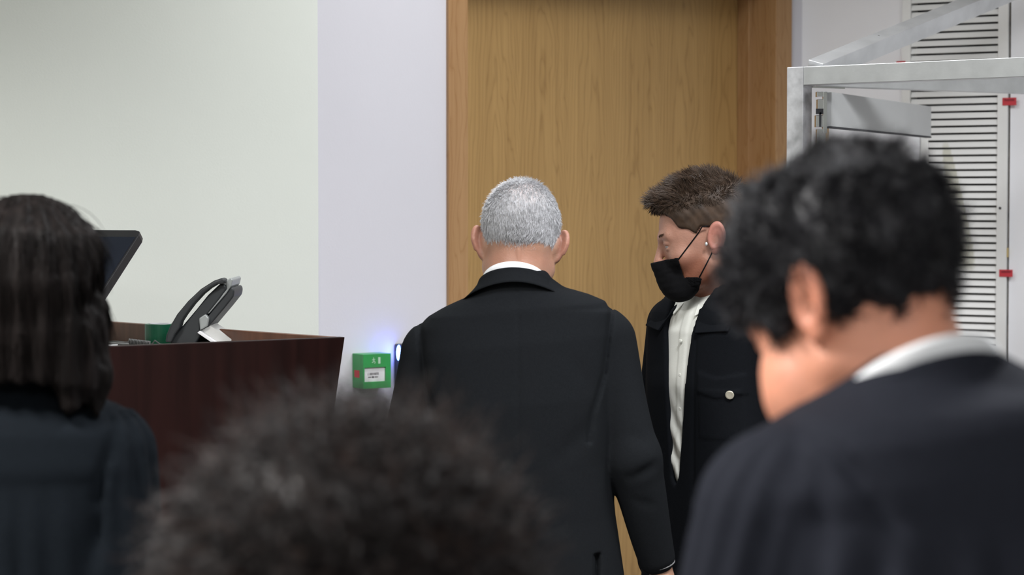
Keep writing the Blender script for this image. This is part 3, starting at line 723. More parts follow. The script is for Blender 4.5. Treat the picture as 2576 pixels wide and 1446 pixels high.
def eyebrows(par, hd, m):
    for s in (-1, 1):
        R = []; D = []
        for i in range(260):
            t = nr.rand(); x = s*(.014+.034*t); z = .029+.006*math.sin(t*2.2)+nr.randn()*.0016; y = .0985-.010*t-.7*max(0, t-.5)*.03
            R.append((x, y-.002, z)); D.append((s*.8, .25-.5*t, .25-.5*t))
        R = hd.wld(np.array(R)); D = np.array(D)@hd.M.T; D /= np.linalg.norm(D, axis=1)[:, None]
        V, F = strands(R, D, D, 3, .009, .0006, lambda p, d, t, N: d-.1*hd.F)
        mesh('eyebrow', V, F, m, par)
def legs(par, cx, cy, yaw, hip=.90, w=.095, tmat=None, top=1.0, shoe_m=None, spread=.01):
    y = math.radians(yaw); R = np.array([math.cos(y), math.sin(y), 0]); Fd = np.array([-math.sin(y), math.cos(y), 0]); c = np.array([cx, cy, 0.])
    def f(P):
        d = ell((P-c-UP*(hip+.02))@np.stack([R, Fd, UP], 1), (0, 0, 0), (.165, .115, .14))
        for s in (-1, 1):
            h = c+R*s*w*.95+UP*(hip-.05); k = c+R*s*(w+spread)+UP*.48+Fd*.01; a = c+R*s*(w+spread)+UP*.10-Fd*.01
            d = smin(d, cone(P, h, k, .092, .068), .03); d = smin(d, cone(P, k, a, .068, .060), .02)
        d = d+.003*lowf(P, 22, 5)
        return smax(d, .035-P[:, 2], .01)
    V, F = surf(f, (cx-.3, cy-.3, .0), (cx+.3, cy+.3, hip+.2), .012); mesh('trousers', V, F, tmat or M['trouser'], par, True)
    for s in (-1, 1):
        o = c+R*s*(w+spread)
        Mm = np.stack([R, Fd, UP], 1)
        g = lambda P: smax(smin(ell(P, (0, .075, .035), (.047, .115, .045)), ell(P, (0, -.02, .05), (.040, .055, .062)), .03), .0-P[:, 2], .006)
        V, F = surf(g, (-.06, -.09, -.01), (.06, .21, .13), .007)
        mesh('shoe', V@Mm.T+o, F, shoe_m or M['shoe'], par, True)
def collar(par, name, m, c, rx, ry, yaw, zf, hf, th=.003, flare=.0, gap=0, n=72, rf=None):
    """standing band round a neck. ang 0 = back; zf(ang)->top z, hf(ang)->height"""
    y = math.radians(yaw); R = np.array([math.cos(y), math.sin(y), 0]); Fd = np.array([-math.sin(y), math.cos(y), 0]); V = []; m_ = 6
    angs = np.linspace(-math.pi+gap, math.pi-gap, n)
    for a in angs:
        zt_ = zf(a); hh = hf(a); sc_ = rf(a) if rf else 1
        dr_ = R*math.sin(a)*rx*sc_-Fd*math.cos(a)*ry*sc_; out = nrm(R*math.sin(a)/rx-Fd*math.cos(a)/ry)
        for k in range(m_+1):
            t = k/m_; V.append(np.array([c[0], c[1], 0])+dr_+out*(flare*t**1.5*hh*10)+UP*(zt_-hh*t))
        for k in range(m_, -1, -1):
            t = k/m_; V.append(np.array([c[0], c[1], 0])+dr_+out*(flare*t**1.5*hh*10-th*(.35+.65*math.sin(math.pi*min(1, .15+t))))+UP*(zt_-hh*t-.001))
    w_ = 2*(m_+1); F = []
    for i in range(n-1):
        for k in range(w_): F.append((i*w_+k, (i+1)*w_+k, (i+1)*w_+(k+1) % w_, i*w_+(k+1) % w_))
    F.append(tuple(range(w_-1, -1, -1))); F.append(tuple((n-1)*w_+k for k in range(w_)))
    F = [tuple(reversed(f)) for f in F]
    return mesh(name, V, F, m, par, True)

# ---------------------------------------------------------------- A: grey-haired man seen from behind
def man_grey():
    zz = lambda py: CAMZ-(py-515)*.000815
    xx = lambda px: (px-1288)*.000815
    par = thing('person', 'grey-haired person in a dark suit seen from behind in front of the oak door', 'person', (.01, 4.40, 0))
    hd = Head((.0165, 4.43, 1.615), 0, 16, -3.2, .965)
    sR = np.array([.186, 4.40, 1.425]); eR = np.array([xx(1592), 4.36, zz(1150)]); wR = np.array([xx(1656), 4.40, zz(1405)])
    sL = np.array([-.166, 4.41, 1.400]); eL = np.array([-.222, 4.42, 1.17]); wL = np.array([-.17, 4.62, 1.06])
    prof = [(1.565, .008, 4.385, .060, .058), (1.545, .008, 4.385, .072, .068), (1.523, .010, 4.385, .097, .080), (1.505, .010, 4.385, .146, .092), (1.488, .011, 4.385, .178, .102), (1.465, .011, 4.39, .196, .112),
            (1.42, .010, 4.39, .200, .125), (1.30, .010, 4.385, .193, .135), (1.16, .012, 4.38, .188, .132), (1.05, .014, 4.38, .196, .134), (.92, .016, 4.38, .214, .142), (.80, .016, 4.38, .226, .150)]
    def lean(P):   # left shoulder a little lower
        Q = P.copy(); x = np.clip((P[:, 0]-.01)/.2, -1.3, 1.3); Q[:, 2] = P[:, 2]-.018*x; return Q
    def jk(P):
        Q = lean(P); d, lx, ly = torso(Q, prof, 0, 2.5)
        pad = cone(P, (.11, 4.39, 1.478), sR+(.006, 0, .006), .030, .046); d = smin(d, pad, .03)
        pad = cone(P, (-.10, 4.39, 1.452), sL+(-.002, 0, .008), .030, .044); d = smin(d, pad, .03)
        aR = smin(cone(P, sR+(.008, 0, -.005), eR, .060, .053), cone(P, eR, wR, .055, .040), .02)
        aL = smin(cone(P, sL-(.006, 0, .005), eL, .058, .053), cone(P, eL, wL, .054, .038), .02)
        fold = .0045*lowf(P*np.array([1, 1, .55]), 26, 3)
        aR = aR+fold+crease(P, (.20, 4.31, 1.31), (.30, 4.31, 1.33), .010, .008)+crease(P, (.225, 4.30, 1.245), (.31, 4.31, 1.215), .012, .007)+crease(P, (.24, 4.31, 1.15), (.33, 4.31, 1.19), .012, .008)+crease(P, (.25, 4.32, 1.10), (.32, 4.32, 1.08), .010, .007)
        aL = aL+fold+crease(P, (-.22, 4.32, 1.33), (-.27, 4.32, 1.27), .012, .007)+crease(P, (-.2, 4.33, 1.24), (-.28, 4.33, 1.20), .012, .007)
        d = smin(d, aR, .012); d = smin(d, aL, .012)
        z = P[:, 2]; x = P[:, 0]
        # armhole seams
        xs = .188+.014*np.clip((z-1.38)/.1, -1, 1)-.02*np.clip((1.36-z)/.12, 0, 1)
        d = d+np.where((z < 1.50) & (z > 1.22) & (P[:, 1] < 4.42), .0055*np.exp(-((x-xs)/.006)**2), 0)
        xs = -.178-.012*np.clip((z-1.36)/.1, -1, 1)+.02*np.clip((1.34-z)/.12, 0, 1)
        d = d+np.where((z < 1.48) & (z > 1.20) & (P[:, 1] < 4.42), .0055*np.exp(-((x-xs)/.006)**2), 0)
        d = d+np.where((z < 1.53) & (P[:, 1] < 4.36), .0016*np.exp(-((x-.012)/.004)**2), 0)     # centre back seam
        vent = np.where((z < 1.00) & (P[:, 1] < 4.38), .012*np.exp(-((x-.17)/.005)**2), 0); d = d+vent
        d = d+crease(P, (.19, 4.27, 1.32), (.12, 4.25, 1.40), .018, .006)+crease(P, (.185, 4.27, 1.28), (.10, 4.25, 1.20), .02, .006)+crease(P, (-.16, 4.27, 1.40), (-.11, 4.25, 1.22), .02, .008)+crease(P, (-.12, 4.26, 1.33), (-.07, 4.25, 1.12), .02, .004)
        d = d+np.where(z < 1.49, .0022*lowf(P*np.array([1, 1, .4]), 18, 8), 0)
        fr_ = np.maximum(-(P[:, 1]-4.47), np.abs(x-.01)-(.012+.11*np.clip((z-1.12)/.4, 0, 1)))  # open front V
        d = smax(d, -np.maximum(fr_, 1.1-z), .006)
        return d
    V, F = surf(jk, (-.42, 4.15, .77), (.46, 4.72, 1.60), .0045); mesh('suit_jacket', V, F, M['suit'], par, True)
    # jacket collar with its lower edge lying on the back
    collar(par, 'jacket_collar', M['suit'], (.009, 4.390), .0790, .0740, 0, lambda a: 1.5745-.040*(1-math.cos(a))-.003*math.sin(a), lambda a: .028+.014*math.sin(a)**2, th=.006, flare=.085, gap=.7)
    collar(par, 'shirt_collar', M['white_cloth'], (.006, 4.392), .0665, .066, 0, lambda a: 1.5860-.041*(1-math.cos(a))-.003*math.sin(a), lambda a: .045, th=.003, flare=.006, gap=.25)
    sh = [(1.545, .008, 4.39, .058, .055), (1.50, .01, 4.39, .11, .08), (1.42, .01, 4.40, .17, .105), (1.1, .012, 4.395, .165, .115), (.86, .015, 4.39, .18, .12)]
    V, F = surf(lambda P: torso(P, sh)[0], (-.2, 4.24, .84), (.22, 4.54, 1.56), .010); mesh('shirt', V, F, M['white_cloth'], par, True)
    for wv, ev in ((wR, eR), (wL, eL)):
        dd = nrm(wv-ev); cu = MB().tube([wv-dd*.01, wv+dd*.016, wv+dd*.0165], [.0335, .0335, .030], 24); cu.build('shirt_cuff', M['white_cloth'], par, smooth=True)
    dR = nrm(wR-eR+np.array([0, .01, 0])); dL = nrm(wL-eL)
    nR = nrm(np.cross(dR, (0, 1, 0))); nR = nR if nR[0] < 0 else -nR
    nL = nrm(np.cross(dL, (0, 0, 1))); nL = nL if nL[0] > 0 else -nL
    tR = np.cross(nR, dR); tR = tR if tR[1] > 0 else -tR; tL = np.cross(nL, dL); tL = tL if tL[2] > 0 else -tL
    def tf(V, L, T):
        back = np.clip((-L[:, 1])/.05, 0, 1)
        red = np.exp(-((L[:, 2]+.045)/.022)**2)*back
        T = T*(1-red[:, None]*np.array([.0, .10, .10]))
        e = np.clip((np.abs(L[:, 0])-.076)/.01, 0, 1)*(np.abs(L[:, 2]) < .04)
        return T*(1-e[:, None]*np.array([.0, .16, .13]))
    skin_body(par, hd, [((.014, 4.405, 1.60), (.008, 4.385, 1.50), .0615, .066, .03)], (.92, .90, .88),
              [((.01, 4.39, 1.52), (.01, 4.39, 1.38), .05, .10), ((-.06, 4.39, 1.36), (-.05, 4.39, .95), .09, .09), ((.08, 4.39, 1.36), (.07, 4.39, .95), .09, .09), (sR, eR, .045, .035), (eR, wR, .035, .028), (sL, eL, .045, .035), (eL, wL, .035, .028), ((-.065, 4.40, .9), (-.08, 4.40, .1), .055, .035), ((.09, 4.40, .9), (.10, 4.40, .1), .055, .035)],
              [(wR+dR*.03, dR, nR, tR, .9), (wL+dL*.03, dL, nL, tL, 1.2)], earout=.85, tintf=tf, jaw=1.15)
    eyes(par, hd); eyebrows(par, hd, M['hair_grey'])
    # hair: close-cropped silver
    def reg(L):
        y = L[:, 1]; zl = np.interp(y, [-.12, -.08, -.05, -.028, -.012, .008, .022, .035, .06, .09], [-.030, -.028, -.022, -.012, .030, .034, .000, .03, .055, .075])
        return zl-L[:, 2]+.004*np.sin(L[:, 0]*120)
    def hs(P):
        L = hd.loc(P); d = head_sdf(L, 1.15, False)*hd.sc-.0065+.0012*lowf(P, 140, 2)
        return smax(d, reg(L), .008)
    V, F = surf(hs, hd.O-.13, hd.O+.165, .0032)
    L = hd.loc(V); bald = np.exp(-(((L[:, 0]-.005)/.036)**2+((L[:, 1]+.075)/.04)**2+((L[:, 2]-.085)/.035)**2))
    edge = np.clip(1-(-reg(L))/.016, 0, 1)
    pink = np.clip(.75*bald+.9*edge, 0, 1)[:, None]
    T = (1-pink)*np.ones(3)+pink*np.array([1.10, .86, .80])
    hr = mesh('hair', V, F, M['hair_grey_base'], par, True, tint=T)
    R, N = roots(V, F, 26000, lambda C: (reg(hd.loc(C)) < -.002)*(1-.55*np.exp(-(((hd.loc(C)[:, 0]-.005)/.036)**2+((hd.loc(C)[:, 1]+.075)/.04)**2+((hd.loc(C)[:, 2]-.085)/.035)**2))))
    comb = (-hd.U*.9)[None]+.55*np.stack([lowf(R, 45, 21), 0*R[:, 0], lowf(R, 40, 22)], 1)-.15*hd.F
    comb = comb-N*(comb*N).sum(1)[:, None]
    D = comb+N*.30+nr.randn(*N.shape)*.14; D /= np.linalg.norm(D, axis=1)[:, None]
    V2, F2 = strands(R-N*.001, D, N, 4, .008+nr.rand(len(R))*.008, .00042, lambda p, d, t, N: d-.08*N+nr.randn(*d.shape)*.05)
    mesh('hair_strands', V2, F2, M['hair_grey'], hr, True)
    legs(par, .012, 4.40, 0, .86)

# ---------------------------------------------------------------- B: masked man by the door
def man_mask():
    par = thing('person', 'person with brown hair, black face mask, black jacket and white shirt', 'person', (.47, 4.78, 0))
    hd = Head((.426, 4.72, 1.622), 86, 14, 0, 1.0)
    yaw = 126   # torso facing
    y = math.radians(yaw); R = np.array([math.cos(y), math.sin(y), 0]); Fd = np.array([-math.sin(y), math.cos(y), 0])
    cx, cy = .466, 4.80
    # facing left-and-towards camera: Fd approx (-.62,-.79)
    sLh = np.array([cx, cy, 1.425])-R*.172; sRh = np.array([cx, cy, 1.425])+R*.168      # his left arm is -R
    eLh = sLh+np.array([.055, .0, -.30]); wLh = eLh+np.array([-.03, -.06, -.25])
    eRh = sRh+np.array([-.030, .02, -.29]); wRh = eRh+np.array([-.01, -.05, -.25])
    prof = [(1.555, cx-.01, cy-.005, .058, .058), (1.53, cx-.008, cy, .078, .070), (1.505, cx, cy, .115, .085), (1.485, cx, cy, .152, .098), (1.46, cx, cy, .182, .110), (1.42, cx, cy, .190, .122),
            (1.30, cx, cy, .186, .130), (1.12, cx, cy, .182, .130), (.98, cx, cy, .188, .134), (.84, cx, cy, .195, .14)]
    def tl(P):
        dx = P[:, 0]-cx; dy = P[:, 1]-cy; return dx*R[0]+dy*R[1], dx*Fd[0]+dy*Fd[1]
    def jk(P):
        d, _, _ = torso(P, prof, yaw, 2.5); lx, ly = tl(P); z = P[:, 2]
        aL = smin(cone(P, sLh, eLh, .060, .052), cone(P, eLh, wLh, .052, .040), .02)
        aR = smin(cone(P, sRh, eRh, .060, .052), cone(P, eRh, wRh, .052, .040), .02)
        fold = .005*lowf(P*np.array([1, 1, .5]), 28, 13)
        aL = aL+fold+crease(P, sLh+(-.05, -.05, -.10), sLh+(.03, -.06, -.16), .014, .008)+crease(P, sLh+(-.03, -.05, -.22), sLh+(.06, -.05, -.18), .014, .007)
        d = d+.002*lowf(P*np.array([1, 1, .4]), 22, 18)
        d = smin(d, aL, .012); d = smin(d, aR+fold, .012)
        # open front: bare strip between the fronts
        hwl = np.interp(z, [.84, 1.06, 1.10, 1.22, 1.36, 1.46, 1.56], [-.03, -.012, .012, .024, .036, .050, .070])
        cut = np.maximum(np.abs(lx-.004)-hwl, -ly+.03)
        d = smax(d, -cut, .006)
        # chest pocket flap
        fl = np.maximum(np.abs(lx+.118)-.052, np.abs(z-1.302-.012*np.abs(lx+.118)/.05)-.024)
        d = d-np.where(ly > 0, .0035*np.clip(-fl/.004, 0, 1), 0)
        d = d-np.where((ly > 0) & (np.abs(lx+.118) < .046) & (z < 1.30) & (z > 1.19), .0018, 0)
        d = d+np.where(ly > 0, .003*np.exp(-((lx+.056)/.004)**2)*(z < 1.42), 0)
        return d
    V, F = surf(jk, (cx-.32, cy-.36, .82), (cx+.34, cy+.34, 1.59), .0045); mesh('black_jacket', V, F, M['jacket'], par, True)
    sh = [(1.548, cx-.012, cy-.008, .055, .054), (1.52, cx-.008, cy, .075, .066), (1.50, cx, cy, .10, .076), (1.46, cx, cy, .155, .098), (1.42, cx, cy, .170, .112), (1.30, cx, cy, .170, .121), (1.10, cx, cy, .165, .121), (.93, cx, cy, .17, .122)]
    def st(P):
        d, _, _ = torso(P, sh, yaw, 2.5); lx, ly = tl(P)
        d = d+.004*np.sin((P[:, 2]*1.0-lx*1.3)*95)*np.exp(-((P[:, 2]-1.14)/.10)**2)+.002*lowf(P, 45, 4)
        return d-.003*np.exp(-((lx+.006)/.012)**8)
    V, F = surf(st, (cx-.2, cy-.2, .91), (cx+.2, cy+.2, 1.56), .004); mesh('shirt', V, F, M['ivory_cloth'], par, True)
    # shirt collar: standing back band plus two points
    collar(par, 'shirt_collar', M['ivory_cloth'], (cx-.012, cy-.008), .064, .062, yaw, lambda a: 1.578-.075*((1-math.cos(a))/2)**1.2, lambda a: .040+.012*abs(math.sin(a/2)), th=.003, flare=.012, gap=.35)
    def sp(lx, ly, z): return np.array([cx, cy, 0])+R*lx+Fd*ly+UP*z
    for s in (-1, 1):
        pts = [sp(s*.012, .062, 1.505), sp(s*.062, .028, 1.535), sp(s*.075, .060, 1.487), sp(s*.036, .105, 1.455)]
        MB().prism(pts if s < 0 else pts[::-1], Fd*.004+UP*.001).build('collar_point', M['ivory_cloth'], par, bevel=.0015)
    for k in range(5):
        p = sp(-.006, .123, 1.40-.075*k); MB().lathe(p, [(.0040, -.004), (.0045, .0005), (.003, .001)], 12, tuple(Fd)).build('shirt_button', M['ivory_cloth'], par)
    # jacket collar
    collar(par, 'jacket_collar', M['jacket'], (cx-.006, cy-.004), .076, .073, yaw, lambda a: 1.560-.045*((1-math.cos(a))/2)**1.1, lambda a: .042, th=.006, flare=.050, gap=1.0)
    for s in (-1, 1):
        pts = [sp(s*.078, .020, 1.515), sp(s*.040, .092, 1.468), sp(s*.062, .124, 1.418), sp(s*.138, .098, 1.425), sp(s*.130, .045, 1.492)]
        MB().prism(pts if s < 0 else pts[::-1], Fd*.006+UP*.003).build('lapel', M['jacket'], par, bevel=.002)
    bp = W(1838, 987, 4.70); lx = (bp[0]-cx)/1.0
    # button sits on the pocket flap front
    def onfront(lxv, z):
        P = np.array([sp(lxv, t, z) for t in np.linspace(.20, .02, 181)]); v = jk(P); i = np.argmax(v < 0); return P[i]
    best = min(np.linspace(-.155, -.06, 60), key=lambda q: abs((lambda p: 1288+FPX*p[0]/p[1])(onfront(q, 1.29))-1838))
    p = onfront(best, CAMZ-(987-515)/FPX*4.69)
    gv = np.array([jk(np.array([p+e*.002]))[0]-jk(np.array([p-e*.002]))[0] for e in np.eye(3)]); gv = nrm(gv)
    MB().lathe(p+gv*.0005, [(.0095, 0), (.0098, .002), (.0085, .0032), (.006, .0026), (.001, .0028)], 24, tuple(gv)).build('pocket_button', mat('pale_metal_button', (.62, .58, .47), .35, .5), par, smooth=True)
    wls = []
    hands = []
    for wv, ev in ((wLh, eLh), (wRh, eRh)):
        dd = nrm(wv-ev); n = nrm(np.cross(dd, Fd)); c = np.array([cx, cy, 1]); n = n if np.dot(n, c-wv) > 0 else -n; n = nrm(n-dd*np.dot(n, dd)); t = np.cross(n, dd); t = t if np.dot(t, Fd) > 0 else -t
        hands.append((wv+dd*.03, dd, n, t, .9))
    def tf(V, L, T):
        jawz = np.clip((-.010-L[:, 2])/.03, 0, 1)*np.clip((L[:, 1]+.015)/.025, 0, 1)*np.clip((np.abs(L[:, 2])+.0), 0, 1)**0
        inh = (np.linalg.norm(L, axis=1) < .145)
        side = np.clip((L[:, 1]-.004-(-.02-L[:, 2])*-.15)/.02, 0, 1)
        beard = np.clip(jawz*side*inh, 0, 1)*.95
        T = T*(1-beard[:, None]*np.array([.42, .58, .66]))
        e = np.clip((np.abs(L[:, 0])-.078)/.008, 0, 1)*(np.abs(L[:, 2]) < .04)*(L[:, 1] < .02)
        T = T*(1-e[:, None]*np.array([.0, .22, .18]))
        br = np.exp(-(((np.abs(L[:, 0])-.031)/.02)**2+((L[:, 2]-.003)/.006)**2))*(L[:, 1] > .07)
        return T*(1-.3*br[:, None])
    skin_body(par, hd, [((.452, 4.735, 1.60), (cx-.010, cy-.012, 1.50), .052, .058, .03)], (1.16, 1.06, 1.10),
              [((cx, cy, 1.50), (cx, cy, 1.38), .05, .10), (np.array([cx, cy, 1.36])-R*.07, np.array([cx, cy, .95])-R*.07, .085, .085), (np.array([cx, cy, 1.36])+R*.07, np.array([cx, cy, .95])+R*.07, .085, .085), (sLh, eLh, .042, .033), (eLh, wLh, .033, .027), (sRh, eRh, .042, .033), (eRh, wRh, .033, .027)],
              hands, hres=.0022, tintf=tf, earout=.12)
    eyes(par, hd, down=.6); eyebrows(par, hd, mat('light_brown_brow', (.16, .09, .05), .6))
    # eyelids (skin): upper lid half closed, as the gaze drops
    # face mask
    def msk(P):
        L = hd.loc(P); A = L.copy(); A[:, 0] = np.abs(A[:, 0])
        h = head_sdf(L, 1.0, False)
        d = smin(h-.0035, ell(L, (0, .083, -.050), (.036, .044, .055)), .022)
        d = smin(d, ell(L, (0, .080, -.080), (.034, .036, .032)), .02)
        d = smax(d, L[:, 2]+.020+.07*(.125-L[:, 1])*0, .002)
        # back edge in profile
        yb = np.interp(L[:, 2], [-.14, -.118, -.078, -.070, -.066, -.02], [.055, .050, .028, .040, .066, .068])
        d = smax(d, yb-L[:, 1], .0015)
        d = smax(d, -(h-.0008), .001)
        d = d+.0003*np.sin(L[:, 2]*420)*np.clip((L[:, 1]-.06)/.03, 0, 1)
        return smax(d, -(L[:, 2]+.120), .004)
    V, F = surf(msk, hd.O-(.16, .12, .15), hd.O+(.05, .12, .02), .0022)
    mk = mesh('face_mask', V, F, M['mask'], par, True)
    def onhead(y_, z_):
        xs_ = np.linspace(.03, .095, 261); v = head_sdf(np.stack([xs_, np.full(261, y_), np.full(261, z_)], 1), 1.0, False)
        return xs_[np.where(v < 0)[0].max()]+.0016 if (v < 0).any() else .05
    for s in (-1, 1):
        up = [hd.wld((s*onhead(y_, z_), y_, z_)) for y_, z_ in [(.070-.0095*k_, -.026+.0078*k_) for k_ in range(7)]]+[hd.wld((s*x, y_, z_)) for x, y_, z_ in ((.0850, .002, .032), (.084, -.010, .031))]
        dn = [hd.wld((s*onhead(y_, z_), y_, z_)) for y_, z_ in [(.034-.0085*k_, -.074+.0098*k_) for k_ in range(6)]]
        MB().tube(up, .0014, 6).build('ear_loop', M['mask'], mk, smooth=True); MB().tube(dn, .0014, 6).build('ear_loop', M['mask'], mk, smooth=True)
    # earpiece
    V, F = surf(lambda P: ell(P, (0, 0, 0), (.003, .0045, .0045)), (-.01, -.01, -.01), (.01, .01, .01), .0015)
    mesh('earpiece', V+hd.wld((-.083, .002, -.006)), F, mat('pale_earpiece', (.62, .66, .66), .3), par, True)
    # hair
    def reg(L):
        y = L[:, 1]; zl = np.interp(y, [-.12, -.08, -.05, -.030, -.014, .006, .018, .030, .052, .062, .075, .10, .13], [-.035, -.030, -.026, -.018, .028, .034, .020, .032, .041, .066, .080, .087, .092])
        return zl-L[:, 2]
    def hs(P):
        L = hd.loc(P); h = head_sdf(L, 1.0, False)
        th = np.interp(L[:, 2], [0, .05, .085, .12], [.004, .006, .013, .016])*(1+.22*lowf(L, 90, 31))
        d = h-th
        q = ell(L, (0, .066, .110), (.050, .036, .018)); d = smin(d, q, .02)      # quiff
        q = ell(L, (0, .0, .133), (.045, .045, .014)); d = smin(d, q, .02)
        d = smax(d, reg(L), .006)
        return d+.0018*lowf(P, 170, 32)
    V, F = surf(hs, hd.O-(.15, .13, .06), hd.O+(.16, .13, .18), .003)
    hr = mesh('hair', V, F, M['hair_brown'], par, True)
    R_, N = roots(V, F, 15000, lambda C: (reg(hd.loc(C)) < 0))
    L = hd.loc(R_); topw = np.clip((L[:, 2]-.07)/.04, 0, 1)[:, None]
    comb = topw*(hd.F*.35+hd.U*.25+N*.3)+(1-topw)*(-hd.U*.7-hd.F*.5)
    comb = comb+.5*np.stack([lowf(R_, 70, 41), lowf(R_, 70, 42), lowf(R_, 70, 43)], 1)*(.3+.7*topw)
    D = comb-(.6*(comb*N).sum(1))[:, None]*N+N*.28; D /= np.linalg.norm(D, axis=1)[:, None]
    V2, F2 = strands(R_-N*.002, D, N, 5, .006+.020*topw[:, 0]*nr.rand(len(R_)), .00055, lambda p, d, t, N: d-.06*N+nr.randn(*d.shape)*.06)
    mesh('hair_strands', V2, F2, M['hair_brown'], hr, True)
    legs(par, cx, cy, yaw-180+180, .86)

# ---------------------------------------------------------------- gown wearers
def gown(par, prof, yaw, arms, cx, cy, zy, seam, m, pleat=.008, lean=0., lo=None, hi=None, res=.006, seed=0, nf=44, sleeve_pleat=.003):
    y = math.radians(yaw); R = np.array([math.cos(y), math.sin(y), 0]); Fd = np.array([-math.sin(y), math.cos(y), 0])
    def f(P):
        Q = P.copy(); Q[:, 2] = P[:, 2]-lean*np.clip(P[:, 0]-cx, -.22, .22)
        d, lx, ly = torso(Q, prof, yaw, 2.35); z = P[:, 2]
        ang = np.arctan2(lx, -ly)
        below = np.clip((zy-z)/.05, 0, 1)*np.clip((zy+.004-z)/.004, 0, 1)
        ph = ang*nf+2.5*lowf(P*np.array([1, 1, .25]), 12, seed+3)
        d = d-below*pleat*(.35+.65*np.clip((zy-z)/.25, 0, 1))*(.5+.5*np.sin(ph))*(1-np.clip((np.abs(ang)-1.0)/.4, 0, 1))
        d = d-.003*np.clip((zy-z)/.004, -1, 0)*0-.0020*np.clip((z-zy)/.006, 0, 1)
        for a, b2, c in arms:
            q = smin(cone(P, a, b2, .072, .080), cone(P, b2, c, .080, .092), .03)
            ax = nrm(np.array(b2)-np.array(a)); rel = P-np.array(a); al = rel@ax; pe = rel-al[:, None]*ax; an = np.arctan2(pe@R, pe@Fd)
            q = q-sleeve_pleat*(1+np.sin(an*16+1.5*lowf(P, 15, seed+9)))*np.clip(1.2-al/.25, 0, 1)+.004*lowf(P*np.array([1, 1, .5]), 16, seed)
            d = smin(d, q, .010)
        F_ = P*np.array([1, 0, 1])
        for a, b2, wd, dp in seam: d = d+np.where(P[:, 1] < cy+.01, crease(F_, (a[0], 0, a[2]), (b2[0], 0, b2[2]), wd, dp), 0)
        d = d+.0025*lowf(P*np.array([1, 1, .5]), 14, seed+5)*np.clip((1.54-z)/.1, 0, 1)
        return d
    V, F = surf(f, lo, hi, res); return mesh('court_gown', V, F, m, par, True)

